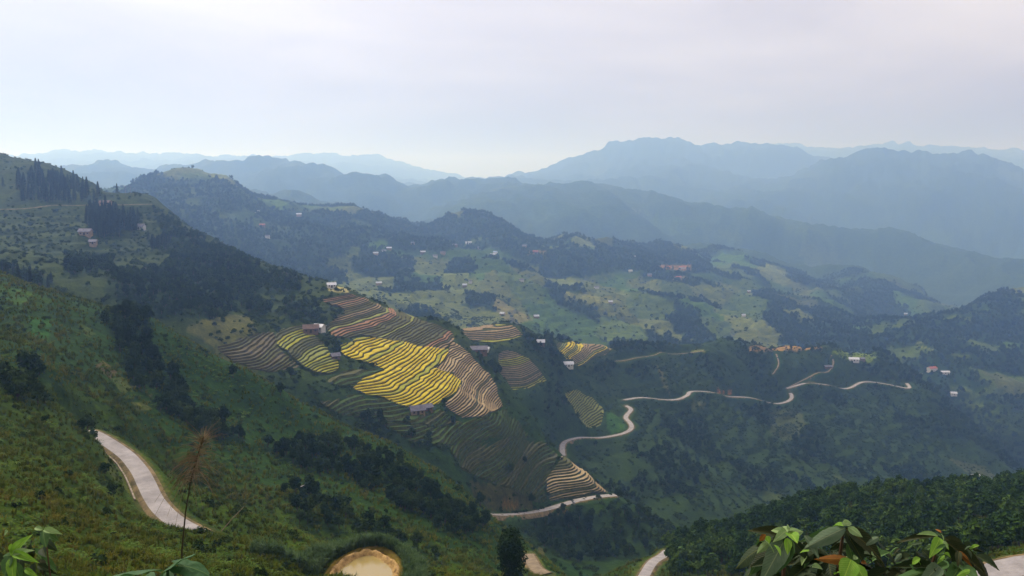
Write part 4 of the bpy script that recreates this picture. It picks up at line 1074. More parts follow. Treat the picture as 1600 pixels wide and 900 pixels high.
def scatter(name, protos, mats, x, y, z, scl, label, cat, seed=3, sq=0.0, parent=None):
    rg = np.random.default_rng(seed); n = len(x); K = len(protos)
    V = [np.column_stack([x, y, z])]; vid = [np.zeros(n, np.int32)]; F_ = []; MI = []; off = n
    for k, sh in enumerate(protos):
        V.append(np.array(sh.v)); vid.append(np.full(len(sh.v), k + 1, np.int32))
        F_ += [tuple(i + off for i in f) for f in sh.f]; MI += sh.m; off += len(sh.v)
    V = np.concatenate(V); vid = np.concatenate(vid)
    me = bpy.data.meshes.new(name); me.from_pydata(V.tolist(), [], F_)
    me.polygons.foreach_set('material_index', np.array(MI, np.int32))
    for m in mats: me.materials.append(m)
    N_ = len(V)
    def attr(nm, tp, arr, prop='value'):
        a = me.attributes.new(nm, tp, 'POINT'); a.data.foreach_set(prop, arr.ravel())
    attr('vid', 'INT', vid)
    pk = np.zeros(N_, np.int32); pk[:n] = rg.integers(1, K + 1, n); attr('pick', 'INT', pk)
    rt = np.zeros((N_, 3), np.float32); rt[:n, 2] = rg.random(n) * 6.283; rt[:n, 0] = rg.normal(0, 0.07, n); rt[:n, 1] = rg.normal(0, 0.07, n); attr('rot', 'FLOAT_VECTOR', rt, 'vector')
    sc = np.ones((N_, 3), np.float32); sc[:n] = scl[:, None] * (1 + rg.uniform(-.15, .15, (n, 3))); sc[:n, 2] *= 1 + rg.uniform(-sq, sq, n) if sq else 1; attr('scl', 'FLOAT_VECTOR', sc, 'vector')
    o = bpy.data.objects.new(name, me); COL.objects.link(o)
    o['kind'] = 'stuff'; o['label'] = label; o['category'] = cat
    ng = bpy.data.node_groups.new(name + '_scatter', 'GeometryNodeTree')
    ng.interface.new_socket('Geometry', in_out='INPUT', socket_type='NodeSocketGeometry')
    ng.interface.new_socket('Geometry', in_out='OUTPUT', socket_type='NodeSocketGeometry')
    nd = ng.nodes; lk_ = ng.links
    gi = nd.new('NodeGroupInput'); go = nd.new('NodeGroupOutput'); jn = nd.new('GeometryNodeJoinGeometry')
    def named(nm, tp):
        a = nd.new('GeometryNodeInputNamedAttribute'); a.data_type = tp; a.inputs['Name'].default_value = nm
        return a.outputs['Attribute']
    def eq(sock, val):
        c = nd.new('FunctionNodeCompare'); c.data_type = 'INT'; c.operation = 'EQUAL'
        lk_.new(sock, c.inputs[2]); c.inputs[3].default_value = val
        return c.outputs[0]
    va, pa, ra, sa = named('vid', 'INT'), named('pick', 'INT'), named('rot', 'FLOAT_VECTOR'), named('scl', 'FLOAT_VECTOR')
    e2r = nd.new('FunctionNodeEulerToRotation'); lk_.new(ra, e2r.inputs[0])
    def sep(val):
        s_ = nd.new('GeometryNodeSeparateGeometry'); s_.domain = 'POINT'
        lk_.new(gi.outputs[0], s_.inputs['Geometry']); lk_.new(eq(va, val), s_.inputs['Selection'])
        return s_.outputs['Selection']
    ptsg = sep(0)
    for k in range(K):
        ip = nd.new('GeometryNodeInstanceOnPoints')
        lk_.new(ptsg, ip.inputs['Points']); lk_.new(eq(pa, k + 1), ip.inputs['Selection']); lk_.new(sep(k + 1), ip.inputs['Instance'])
        lk_.new(e2r.outputs[0], ip.inputs['Rotation']); lk_.new(sa, ip.inputs['Scale'])
        lk_.new(ip.outputs[0], jn.inputs[0])
    lk_.new(jn.outputs[0], go.inputs[0])
    md = o.modifiers.new('scatter', 'NODES'); md.node_group = ng
    print('  ', name, n)
    return o
def merged(a, b_):
    s_ = Shape(); s_.v = list(a.v); s_.f = list(a.f); s_.m = list(a.m); n = len(s_.v)
    s_.v += b_.v; s_.f += [tuple(i + n for i in f) for f in b_.f]; s_.m += b_.m
    return s_
def excl(x, y, hr=1.0):
    k = np.ones(len(x), bool)
    for hx_, hy_, L_ in HOUSES: k &= np.hypot(x - hx_, y - hy_) > L_ * 0.55 + hr
    k &= ~(np.hypot((x - PX) / (PRX + 2.2), (y - PCY) / (PRY + 2.2)) < 1)
    return k

# --- individual trees: one of each kind built with its parts, then copied
def tree_proto(nm, pair, mats, trunk_m):
    cr, tk = pair
    mc = cr.mesh('crown', mats)
    tk.m = [0] * len(tk.f)
    return mc, tk.mesh('trunk', [trunk_m])
PRO = {'broad': [tree_proto('b', broadleaf(20 + i, 620, 0.42), [M['leaf_dark']], M['bark']) for i in range(4)],
       'plant': [tree_proto('p', broadleaf(40 + i, 620, 0.45, tall=1.1), [M['leaf_mid']], M['bark']) for i in range(3)],
       'conifer': [tree_proto('c', conifer(60 + i, 520, 0.42), [M['needle']], M['bark']) for i in range(3)]}
def place_tree(name, kind, var, p, s_, rot, label, group=None, sz=1.0):
    mc, mt_ = PRO[kind][var % len(PRO[kind])]
    root = bpy.data.objects.new(name, None); COL.objects.link(root)
    root.location = p; root.rotation_euler.z = rot; root.scale = (s_, s_, s_ * sz)
    root['label'] = label; root['category'] = 'tree'
    if group: root['group'] = group
    for nm, me in (('crown', mc), ('trunk', mt_)):
        o = bpy.data.objects.new(nm, me); COL.objects.link(o); o.parent = root
    return root
trg = random.Random(11)
TREES = []
def grove(poly, y0, y1, n, kind, name, smin, smax, label, group, spacing):
    """trees standing in one outlined wood, kept a natural distance apart"""
    m_ = region(poly, y0, y1) * ((fbm(XG / 14, YG / 18, 3, 24) > -0.10) | (YG > 345))
    x, y, z = sample(m_ * 0.5, 9, 0.02, 4000, len(poly) * 13 + n)
    got = []
    for i in range(len(x)):
        if len(got) >= n: break
        if all((x[i] - a) ** 2 + (y[i] - b_) ** 2 > spacing ** 2 for a, b_ in got):
            got.append((x[i], y[i]))
            place_tree(name, kind, trg.randint(0, 9), (x[i], y[i], z[i] - 0.2), trg.uniform(smin, smax), trg.uniform(0, 6.28), label, group, trg.uniform(0.85, 1.15))
    TREES.extend(got)
    return got
G_A = [(26, 320), (28, 285), (60, 272), (100, 288), (150, 304), (162, 310), (140, 317), (100, 321)]
G_B = [(134, 352), (136, 338), (160, 340), (190, 350), (215, 350), (213, 366), (180, 373), (142, 375)]
G_C = [(227, 380), (262, 374), (268, 386), (240, 394)]
grove(G_A, 650, 960, 85, 'conifer', 'conifer_tree', 1.05, 1.6, 'tall dark conifer in the large grove on the left skyline', 'conifers of the skyline grove', 3.6)
grove(G_B, 560, 880, 85, 'conifer', 'conifer_tree', 1.2, 1.7, 'dark conifer in the square grove beside the earth walled house', 'conifers of the square grove', 3.0)
grove(G_C, 540, 860, 20, 'conifer', 'conifer_tree', 0.8, 1.1, 'dark conifer in the small grove below the square grove', 'conifers of the small grove', 4.0)
grove([(-20, 432), (20, 428), (80, 446), (70, 456), (20, 448), (-20, 445)], 320, 640, 14, 'conifer', 'conifer_tree', 0.5, 0.8, 'young conifer on the shoulder above the bright green plots at the left edge', 'young conifers at the left edge', 4.0)
GUL = [(160, 500), (212, 484), (240, 508), (228, 545), (285, 600), (292, 640), (345, 662), (385, 690), (350, 692), (290, 672), (250, 645), (208, 615), (190, 565)]
grove(GUL, 190, 335, 70, 'broad', 'gully_tree', 0.55, 1.0, 'dark broadleaf tree in the wooded gully below the small brown plot', 'trees of the upper gully', 3.2)
GUL2 = [(390, 692), (520, 690), (620, 722), (700, 782), (762, 822), (720, 845), (640, 805), (560, 765), (470, 735)]
grove(GUL2, 180, 335, 90, 'broad', 'gully_tree', 0.5, 0.9, 'dark broadleaf tree on the steep lower slope left of the red earth bank', 'trees of the lower slope', 3.2)
grove([(430, 772), (500, 764), (518, 820), (480, 842), (448, 800)], 130, 220, 12, 'broad', 'gully_tree', 0.45, 0.8, 'dark bushy tree below the grey boulder beyond the near road', 'trees below the boulder', 2.6)
S5P = [(1060, 860), (1150, 834), (1250, 796), (1400, 780), (1620, 764), (1620, 850), (1480, 815), (1440, 850), (1400, 905), (1150, 905)]
grove(S5P, 150, 320, 130, 'plant', 'plantation_tree', 0.62, 0.95, 'green plantation tree on the near wooded spur at the lower right', 'trees of the right plantation', 4.0)
singles = [(796, 742, 420, 520, 'broad', 1.15, 'round dark tree standing alone on the green terraces'), (820, 726, 420, 560, 'broad', 0.8, 'small round tree right of the lone tree on the green terraces'),
 (889, 826, 400, 480, 'broad', 1.5, 'left of two dark trees below the lower road'), (919, 826, 400, 480, 'broad', 1.5, 'right of two dark trees below the lower road'), (967, 782, 440, 500, 'broad', 1.2, 'dark tree at the right end of the lower road'),
 (830, 788, 400, 480, 'broad', 1.0, 'dark tree between the red earth bank and the ochre terraces'), (750, 795, 300, 420, 'broad', 0.9, 'dark tree at the left end of the lower road'), (364, 590, 240, 320, 'broad', 0.75, 'lone small tree on the grassy near crest'),
 (387, 478, 420, 640, 'broad', 0.9, 'dark tree at the upper right corner of the brown field'), (624, 487, 500, 640, 'broad', 0.55, 'tiny tree on the terrace crest against the haze'), (484, 443, 500, 650, 'conifer', 0.6, 'small pointed tree on the crest left of the pale clearing'),
 (503, 511, 480, 620, 'broad', 0.9, 'tree behind the brown roofed farmhouse'), (183, 302, 700, 900, 'conifer', 0.9, 'single pointed conifer on the skyline right of the grove'), (219, 309, 700, 900, 'broad', 0.7, 'small leaning tree at the right tip of the skyline'),
 (211, 307, 700, 900, 'conifer', 0.45, 'thin young conifer on the skyline near its right tip'), (5, 292, 700, 960, 'conifer', 0.9, 'pointed conifer at the far left edge below the skyline'), (34, 268, 800, 960, 'broad', 0.7, 'dark round tree on the skyline left of the grove'),
 (438, 618, 230, 330, 'broad', 0.8, 'dark tree on the near crest left of the farmhouse field'), (455, 590, 380, 440, 'broad', 0.9, 'dark tree at the foot of the left terraces'), (1320, 768, 250, 330, 'plant', 1.1, 'taller tree on the plantation crest')]
for px, py, y0_, y1_, kd, sc_, lb in singles:
    p = ray(px, py, y0_, y1_)
    place_tree('conifer_tree' if kd == 'conifer' else 'broadleaf_tree', kd, int(px), (p[0], p[1], p[2] - 0.2), sc_, px * 0.7, lb)
    TREES.append((p[0], p[1]))
# dark dense tree rising from below the frame
p = at(799, 0, 150); yb = 150.0; xb = qs(799, 900)[0] * yb; zb = float(H(xb, yb)); ztop = qs(799, 822)[1] * yb
sc_ = (ztop - zb) / 6.9
PRO['big'] = [tree_proto('g', broadleaf(23, 3400, 0.24, low=True), [M['leaf_dark']], M['bark'])]
place_tree('broadleaf_tree', 'big', 0, (xb, yb, zb - 0.2), min(sc_, 1.5), 0.4, 'large dark dense tree at the bottom edge in front of the lower road', None, sc_ / min(sc_, 1.5))
print('big tree', sc_, zb, ztop, 'trees', len(TREES), time.time() - T0)

# --- the rest of the woods
FR = [merged(*broadleaf(80 + i, 150, 0.78)) for i in range(4)]
FRp = [merged(*broadleaf(90 + i, 220, 0.70, tall=1.1)) for i in range(4)]
near = YG < 345
x, y, z = sample(FOR * near / 11.0, 5, 0.01, 9000, 21); k = excl(x, y)
scatter('gully_wood', FR, [M['leaf_dark'], M['bark']], x[k], y[k], z[k] - .2, rng.uniform(0.35, 0.75, k.sum()), 'dark shrubs and small trees crowding the near gullies', 'shrubs', 4)
x, y, z = sample(S5M * near / 11.0 * (0.25 + 0.75 * (fbm(XG / 12, YG / 16, 3, 26) > -0.18)), 6, 0.01, 9000, 22)
scatter('plantation', FRp, [M['leaf_mid'], M['bark']], x, y, z - .2, rng.uniform(0.35, 1.0, len(x)), 'dense green plantation wood covering the near right spur', 'wood', 5)
mid = (YG >= 345) & (YG < 1150)
x, y, z = sample(FOR * mid / 20.0, 6, 0.01, 40000, 23); k = excl(x, y)
scatter('slope_wood', FR, [M['leaf_dark'], M['bark']], x[k], y[k], z[k] - .2, rng.uniform(0.4, 1.0, k.sum()), 'dark broadleaf woods on the middle spurs', 'wood', 6)
x, y, z = sample(FOR * (YG >= 1150) * (YG < 3000) / 55.0, 6, 0.01, 70000, 24); k = excl(x, y, 3)
scatter('hill_wood', FR, [M['leaf_dark'], M['bark']], x[k], y[k], z[k] - .2, rng.uniform(0.7, 1.5, k.sum()), 'woods and tree belts on the far village hills', 'wood', 7)
# --- bushes along terrace banks and over the slopes
open_ = (FM < 0.5) * (RD > np.where(YG > 560, 6.0, 2.5))
bn = sstep(0.02, 0.4, fbm(XG / 16, YG / 22, 3, 61)) 
bd = open_ * (0.010 + 0.10 * bn) * (YG > 330) * (YG < 1300)
bd = bd + 0.09 * (FMb > 0.03) * (FMb < 0.6) * (FM < 0.5) * (YG > 330) * sstep(-0.2, 0.3, fbm(XG / 9, YG / 12, 2, 67))
bd = bd + RISER * 0.10 * (YG < 1250) * open_
bd = bd + open_ * (0.015 + 0.08 * bn) * (YG > 60) * (YG <= 330)
bd *= np.where(far2 | (YG > 1300), 0, 1) * np.where((YG > 430) & (gpx < 260), 0.4, 1.0)
BU = [bush(100 + i, 70, 0.36) for i in range(4)]
x, y, z = sample(bd, 2, 0.008, 90000, 25); k = excl(x, y, 0.6)
scatter('bushes', BU, [M['bush'], M['bark']], x[k], y[k], z[k], rng.uniform(0.35, 1.0, k.sum()) * np.where(y[k] < 330, 0.8, 1.5), 'low green bushes and scrub over the slopes', 'bushes', 8)
bd2 = (FM < 0.5) * (YG > 1250) * (YG < 2600) * (0.0003 + 0.006 * sstep(0.2, 0.5, fbm(XG / 60, YG / 60, 3, 62)) + RISER * 0.004)
x, y, z = sample(bd2, 2, 0.008, 40000, 26)
scatter('far_bushes', BU, [M['bush'], M['bark']], x, y, z, rng.uniform(1.2, 2.8, len(x)), 'scrub and hedges between the far fields', 'bushes', 9)
# --- grass and ferns of the near slopes
gd = open_ * (YG > 30) * (YG < 330) * np.where(YG < 140, 1.5, np.where(YG < 220, 0.8, 0.3)) * (0.35 + sstep(-0.3, 0.3, fbm(XG / 7, YG / 9, 3, 63)))
gd *= ~(inp & (dp < 1.35))
x, y, z = sample(gd * (RD > 0.6), 0.8, 0.004, 110000, 27)
TU = [tuft(120 + i, 20, 0.75, 0.55, 0.035) for i in range(4)]
scatter('meadow_grass', TU, [M['grass']], x, y, z, rng.uniform(0.6, 1.4, len(x)) * np.where(y > 200, 1.5, 1.0), 'rough grass covering the near left slopes', 'grass', 10)
fd_ = open_ * (YG > 30) * (YG < 300) * (0.05 + 0.55 * sstep(0.0, 0.35, fbm(XG / 11, YG / 13, 3, 64))) * np.where(YG < 160, 1, 0.5)
x, y, z = sample(fd_ * (RD > 1), 0.8, 0.004, 50000, 28); k = excl(x, y)
scatter('ferns', [fern(140 + i) for i in range(3)], [M['fern']], x[k], y[k], z[k], rng.uniform(0.7, 1.7, k.sum()), 'green ferns among the grass of the near slopes', 'ferns', 11)
print('vegetation', time.time() - T0)

# ------------------------------------------------------------------ tall grass round the pond
RE = [tuft(160 + i, 34, 2.6, 1.3, 0.05) for i in range(3)]
hp = []
for a in np.linspace(-25, 178, 150):
    for k in range(5):
        rr = 2.4 + trg.random() * 2.6
        aa = R(a + trg.uniform(-2, 2))
        hp.append((PX + (PRX + rr) * math.cos(aa), PCY + (PRY + rr) * math.sin(aa)))
for t in np.linspace(0, 1, 55):
    e0 = ray(400, 868, 90, 150); e1 = ray(500, 868, 90, 150)
    for k in range(3): hp.append((e0[0] + (e1[0] - e0[0]) * t + trg.uniform(-.5, .5), e0[1] + (e1[1] - e0[1]) * t + trg.uniform(-1, 1)))
hp = np.array(hp)
scatter('tall_grass', RE, [M['reed']], hp[:, 0], hp[:, 1], H(hp[:, 0], hp[:, 1]), rng.uniform(0.6, 1.05, len(hp)), 'hedge of tall green grass around the muddy pond', 'grass', 12)

# ------------------------------------------------------------------ boulder, stick, poles, ditch
M['rock'] = simple('grey_rock', (0.20, 0.19, 0.20), 0.9, 0.15, 0.8, 0.4)
bm = bmesh.new(); bmesh.ops.create_icosphere(bm, subdivisions=3, radius=1.0)
for v in bm.verts:
    n = v.co.normalized(); a = np.array([n.x * 1.7 + 5]); b_ = np.array([n.y * 1.7 + n.z * 2.1])
    k = 1 + 0.35 * float(fbm(a, b_, 3, 8)[0]); v.co = Vector((n.x * 2.6 * k, n.y * 2.0 * k, n.z * 1.7 * k))
    if v.co.z > 0.9: v.co.z = 0.9 + (v.co.z - 0.9) * 0.35
me = bpy.data.meshes.new('boulder'); bm.to_mesh(me); bm.free(); me.materials.append(M['rock'])
o = bpy.data.objects.new('boulder', me); COL.objects.link(o); p = ray(481, 768, 120, 260); o.location = (p[0], p[1], p[2] + 0.6); o.rotation_euler.z = 0.6
o['label'] = 'pale grey boulder in the grass above the dark bushes beyond the road'; o['category'] = 'rock'
M['drywood'] = simple('dry_wood', (0.33, 0.25, 0.16), 0.9, 0.1, 3.0, 0.3)
def tube_path(sh, ps, r0, r1, mi=0, k=5):
    n = len(ps) - 1
    for i in range(n): sh.tube(ps[i], ps[i + 1], r0 + (r1 - r0) * i / n, r0 + (r1 - r0) * (i + 1) / n, mi, k)
a = ray(346, 830, 90, 170); b_ = np.array(at(381, 792, a[1] - 1.0))
sh = Shape(); mid_ = (a + b_) / 2 + np.array([0.1, 0, 0.25]); tube_path(sh, [Vector(a), Vector(mid_), Vector(b_)], 0.09, 0.04)
sh.tube(Vector(mid_), Vector(mid_) + Vector((0.5, 0, 0.2)), 0.04, 0.01, 0, 4)
o = bpy.data.objects.new('dry_stick', sh.mesh('dry_stick', [M['drywood']])); COL.objects.link(o)
o['label'] = 'bare pale stick leaning in the grass right of the near road'; o['category'] = 'stick'
for px, lab in ((196, 'left of two thin power poles on the left skyline'), (204, 'right of two thin power poles on the left skyline')):
    p = ray(px, 303, 700, 900)
    root = bpy.data.objects.new('power_pole', None); COL.objects.link(root); root.location = (p[0], p[1], p[2])
    root['label'] = lab; root['category'] = 'pole'; root['group'] = 'power poles on the skyline'
    for nm, segs in (('post', [((0, 0, -0.5), (0, 0, 8.5), 0.17, 0.12)]), ('crossarm', [((-1.6, 0, 7.8), (1.6, 0, 7.8), 0.09, 0.09)])):
        sh = Shape()
        for a, b_, r0, r1 in segs: sh.tube(a, b_, r0, r1, 0, 6)
        o = bpy.data.objects.new(nm, sh.mesh(nm, [M['r_grey']])); COL.objects.link(o); o.parent = root
# concrete ditch wall on the inner side of the near road
pr = PATHS[0][0]; i0, i1 = int(len(pr) * 0.25), int(len(pr) * 0.72)
sg = pr[i0:i1]; t = np.gradient(sg[:, :2], axis=0); t /= np.linalg.norm(t, axis=1, keepdims=True); nn_ = np.stack([-t[:, 1], t[:, 0]], 1)
sidev = 1 if nn_[0, 0] < 0 else -1
v = []; f = []
for i in range(len(sg)):
    for off, dz in ((2.7, -0.6), (2.7, 0.15), (3.0, 0.18), (3.0, -0.5), (3.5, -0.55), (3.5, 0.1)):
        q = sg[i, :2] + nn_[i] * sidev * off
        v.append((q[0], q[1], sg[i, 2] + dz + 0.06 * math.sin(i * 1.7)))
for i in range(len(sg) - 1):
    for c in range(5): f.append((i * 6 + c, (i + 1) * 6 + c, (i + 1) * 6 + c + 1, i * 6 + c + 1))
o = add_mesh('ditch', v, f, simple('old_concrete', (0.26, 0.21, 0.16), 0.95, 0.1, 1.2, 0.5)); o['kind'] = 'structure'

# ------------------------------------------------------------------ foreground plants
def leaf_mesh(name, droop, fold, veins, tip=1.6, n=14):
    """unit leaf along +X, one unit long and one wide, real thickness left to the blade itself"""
    vs, fs = [], []; c = 6
    for i in range(n + 1):
        t = i / n
        w = (math.sin(math.pi * min(1, t ** 0.8)) ** 0.75) * 0.5 * (1 - 0.25 * t ** tip) + (0.012 if i in (0, n) else 0)
        for j in range(c + 1):
            u = (j / c - 0.5) * 2
            z = -droop * t * t + fold * abs(u) * w + veins * math.sin(i * math.pi + abs(u) * 2.2) * 0.5 * (1 - abs(u) * 0.4)
            vs.append((t + abs(u) * -0.05, u * w * (1 + 0.03 * math.sin(i * 2.1 + j)), z))
    for i in range(n):
        for j in range(c): a = i * (c + 1) + j; fs.append((a, a + 1, a + c + 2, a + c + 1))
    me = bpy.data.meshes.new(name); me.from_pydata(vs, [], fs); me.polygons.foreach_set('use_smooth', np.ones(len(fs), bool)); me.materials.append(None)
    return me
def plantmat(name, col, col2, trans=0.28, rough=0.7):
    m, nt, b = mat(name)
    b.inputs['Roughness'].default_value = rough; b.inputs['Specular IOR Level'].default_value = 0.2
    tc = nnode(nt, 'ShaderNodeTexCoord'); sp = nnode(nt, 'ShaderNodeSeparateXYZ'); nt.links.new(tc.outputs['Object'], sp.inputs[0])
    ab = nnode(nt, 'ShaderNodeMath', operation='ABSOLUTE'); nt.links.new(sp.outputs['Y'], ab.inputs[0])
    mr = nnode(nt, 'ShaderNodeMapRange'); mr.inputs['From Min'].default_value = 0.008; mr.inputs['From Max'].default_value = 0.03; nt.links.new(ab.outputs[0], mr.inputs['Value'])
    n = nnode(nt, 'ShaderNodeTexNoise'); n.inputs['Scale'].default_value = 3.5; n.inputs['Detail'].default_value = 5
    oi = nnode(nt, 'ShaderNodeObjectInfo'); av = nnode(nt, 'ShaderNodeVectorMath', operation='ADD')
    nt.links.new(tc.outputs['Object'], av.inputs[0]); nt.links.new(oi.outputs['Location'], av.inputs[1]); nt.links.new(av.outputs[0], n.inputs['Vector'])
    r = nnode(nt, 'ShaderNodeValToRGB'); r.color_ramp.elements[0].position = 0.35; r.color_ramp.elements[1].position = 0.7
    r.color_ramp.elements[0].color = (*col, 1); r.color_ramp.elements[1].color = (*col2, 1); nt.links.new(n.outputs['Fac'], r.inputs['Fac'])
    mx = nnode(nt, 'ShaderNodeMix'); mx.data_type = 'RGBA'; mx.inputs['A'].default_value = (col2[0] * 1.5 + .03, col2[1] * 1.4 + .02, col2[2] * 1.3, 1)
    nt.links.new(mr.outputs['Result'], mx.inputs['Factor']); nt.links.new(r.outputs['Color'], mx.inputs['B']); nt.links.new(mx.outputs['Result'], b.inputs['Base Color'])
    vx_ = nnode(nt, 'ShaderNodeMath', operation='MULTIPLY_ADD'); vx_.inputs[1].default_value = -0.7
    nt.links.new(ab.outputs[0], vx_.inputs[0]); nt.links.new(sp.outputs['X'], vx_.inputs[2])
    vs_ = nnode(nt, 'ShaderNodeMath', operation='MULTIPLY'); vs_.inputs[1].default_value = 75.0; nt.links.new(vx_.outputs[0], vs_.inputs[0])
    vn_ = nnode(nt, 'ShaderNodeMath', operation='SINE'); nt.links.new(vs_.outputs[0], vn_.inputs[0])
    bpv = nnode(nt, 'ShaderNodeBump'); bpv.inputs['Strength'].default_value = 0.22; bpv.inputs['Distance'].default_value = 0.012
    nt.links.new(vn_.outputs[0], bpv.inputs['Height']); nt.links.new(bpv.outputs['Normal'], b.inputs['Normal'])
    tr = nnode(nt, 'ShaderNodeBsdfTranslucent'); ms = nnode(nt, 'ShaderNodeMixShader'); ms.inputs[0].default_value = trans
    nt.links.new(mx.outputs['Result'], tr.inputs['Color']); nt.links.new(b.outputs[0], ms.inputs[1]); nt.links.new(tr.outputs[0], ms.inputs[2])
    nt.links.new(ms.outputs[0], nt.nodes['Material Output'].inputs['Surface'])
    return m
PM = {'young': plantmat('young_leaf', (0.21, 0.32, 0.10), (0.29, 0.40, 0.16)), 'lime': plantmat('lime_leaf', (0.15, 0.31, 0.025), (0.23, 0.39, 0.05)),
      'green': plantmat('mature_leaf', (0.055, 0.125, 0.03), (0.085, 0.16, 0.045), 0.2), 'grey': plantmat('greyish_leaf', (0.085, 0.135, 0.065), (0.13, 0.18, 0.10), 0.15),
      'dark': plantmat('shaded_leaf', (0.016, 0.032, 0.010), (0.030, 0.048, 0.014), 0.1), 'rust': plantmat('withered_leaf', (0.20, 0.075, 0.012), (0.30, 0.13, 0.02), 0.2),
      'olive': plantmat('old_leaf', (0.016, 0.027, 0.006), (0.034, 0.038, 0.010), 0.1), 'taro': plantmat('taro_leaf', (0.035, 0.10, 0.030), (0.060, 0.14, 0.045), 0.25)}
LM = [leaf_mesh('leaf', 0.22, 0.28, 0.03), leaf_mesh('leaf', 0.45, 0.20, 0.035), leaf_mesh('leaf', 0.08, 0.35, 0.025), leaf_mesh('leaf', 0.30, -0.12, 0.03)]
def place_leaf(root, base, tip, wd, m, var=0, face=None):
    base = Vector(base); tip = Vector(tip); x = tip - base; L_ = x.length; x.normalize()
    face = Vector(face or (0.0, -0.75, 0.75)); z = (face - x * face.dot(x)).normalized(); y = z.cross(x)
    o = bpy.data.objects.new('leaf', LM[var % 4]); COL.objects.link(o)
    mw = Matrix(((x.x, y.x, z.x, base.x), (x.y, y.y, z.y, base.y), (x.z, y.z, z.z, base.z), (0, 0, 0, 1))) @ Matrix.Diagonal((L_, wd, L_, 1))
    o.parent = root; o.matrix_local = root.matrix_world.inverted() @ mw if False else Matrix.Translation(-root.location) @ mw
    o.material_slots[0].link = 'OBJECT'; o.material_slots[0].material = PM[m]
    return o
def plant_root(name, px, y, label, cat):
    x_ = qs(px, 880)[0] * y
    r = bpy.data.objects.new(name, None); COL.objects.link(r); r.location = (x_, y, float(H(x_, y)))
    r['label'] = label; r['category'] = cat
    return r
def stem(root, ps, r0, r1, m, nm='stem'):
    sh = Shape(); tube_path(sh, [Vector(p) - root.location for p in ps], r0, r1, 0, 6)
    o = bpy.data.objects.new(nm, sh.mesh(nm, [m])); COL.objects.link(o); o.parent = root
    return o
M['stem'] = simple('brown_stem', (0.10, 0.055, 0.03), 0.8, 0.2, 12.0, 0.3)
prg = random.Random(3)
def rand_leaves(root, n, xr, yr, d, mats, lmin, lmax):
    for i in range(n):
        px, py = prg.uniform(*xr), prg.uniform(*yr); dd = d + prg.uniform(-0.1, 0.45)
        a = prg.uniform(0, 6.28); L_ = prg.uniform(lmin, lmax); down = prg.uniform(0.1, 0.8)
        b_ = Vector(at(px, py, dd)); v = Vector((math.cos(a), math.sin(a) * 0.8, -down)).normalized() * L_
        place_leaf(root, b_, b_ + v, L_ * prg.uniform(0.38, 0.55), prg.choice(mats), prg.randint(0, 3), (prg.gauss(0, .4), -0.4 + prg.gauss(0, .3), 0.9))
# leaves read off one by one: base pixel, tip pixel, width in pixels, look, distance of base and tip
def leaves(root, rows, d):
    for i, (bx, by, tx, ty, w, m, db, dt) in enumerate(rows):
        b_ = at(bx, by, d + db); t = at(tx, ty, d + dt)
        place_leaf(root, b_, t, w / F * d, m, i)
D1 = 4.2
shrub = plant_root('broadleaf_shrub', 1275, D1, 'large leaved green shrub with one rust brown leaf at the bottom right', 'shrub')
tops = [(1228, 832), (1318, 828), (1326, 882)]
for i, (a, c) in enumerate(tops):
    g0 = (shrub.location.x + (-0.15, 0.1, 0.2)[i], D1 + 0.25, float(H(shrub.location.x, D1 + 0.25)) - 0.1); g1 = at(a, c, D1 + 0.1)
    stem(shrub, [g0, ((g0[0] + g1[0]) / 2 + 0.05, D1 + 0.25, (g0[2] + g1[2]) / 2), g1], 0.02, 0.008, M['stem'])
leaves(shrub, [(1228, 832, 1203, 826, 14, 'young', 0, 0.05), (1228, 830, 1212, 842, 15, 'young', 0, -0.05), (1230, 831, 1222, 820, 12, 'young', 0, 0.1), (1232, 832, 1262, 826, 18, 'young', 0, 0.05), (1234, 833, 1246, 843, 22, 'lime', 0, -0.1), (1231, 828, 1243, 818, 15, 'young', 0, 0.1),
 (1230, 842, 1231, 867, 14, 'lime', -0.05, -0.1), (1228, 838, 1180, 845, 30, 'dark', 0, 0.1), (1226, 836, 1168, 824, 20, 'olive', 0.05, 0.1), (1225, 845, 1194, 905, 36, 'grey', 0, -0.15), (1236, 846, 1210, 900, 26, 'green', 0.05, 0),
 (1318, 826, 1262, 850, 26, 'grey', 0, -0.1), (1316, 830, 1248, 842, 18, 'green', 0.05, 0.05), (1258, 838, 1284, 868, 13, 'grey', 0, -0.1), (1316, 820, 1332, 816, 12, 'young', 0, 0.05), (1326, 824, 1349, 836, 15, 'young', 0, -0.05), (1318, 822, 1296, 818, 10, 'lime', 0, 0.1),
 (1324, 828, 1396, 872, 30, 'olive', 0.05, -0.05), (1322, 832, 1352, 880, 28, 'dark', 0.1, 0), (1328, 875, 1282, 868, 18, 'rust', -0.05, -0.1), (1196, 836, 1186, 846, 10, 'rust', 0, 0), (1198, 838, 1204, 850, 11, 'lime', -0.03, -0.05),
 (1329, 876, 1316, 912, 34, 'lime', -0.1, -0.2), (1336, 882, 1356, 908, 26, 'lime', -0.1, -0.2), (1334, 874, 1340, 866, 9, 'young', -0.05, 0), (1346, 880, 1362, 876, 8, 'rust', 0, 0.05), (1325, 850, 1340, 895, 26, 'green', 0.1, 0.05)], D1)
rand_leaves(shrub, 40, (1185, 1385), (835, 905), D1 - 0.05, ['green', 'grey', 'dark', 'lime', 'young', 'olive'], 0.04, 0.10)
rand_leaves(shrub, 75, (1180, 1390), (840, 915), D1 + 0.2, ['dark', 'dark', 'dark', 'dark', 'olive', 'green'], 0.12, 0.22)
shrub2 = plant_root('broadleaf_shrub', 1460, D1, 'large leaved dark shrub with one drooping lime leaf beside the bottom right road corner', 'shrub')
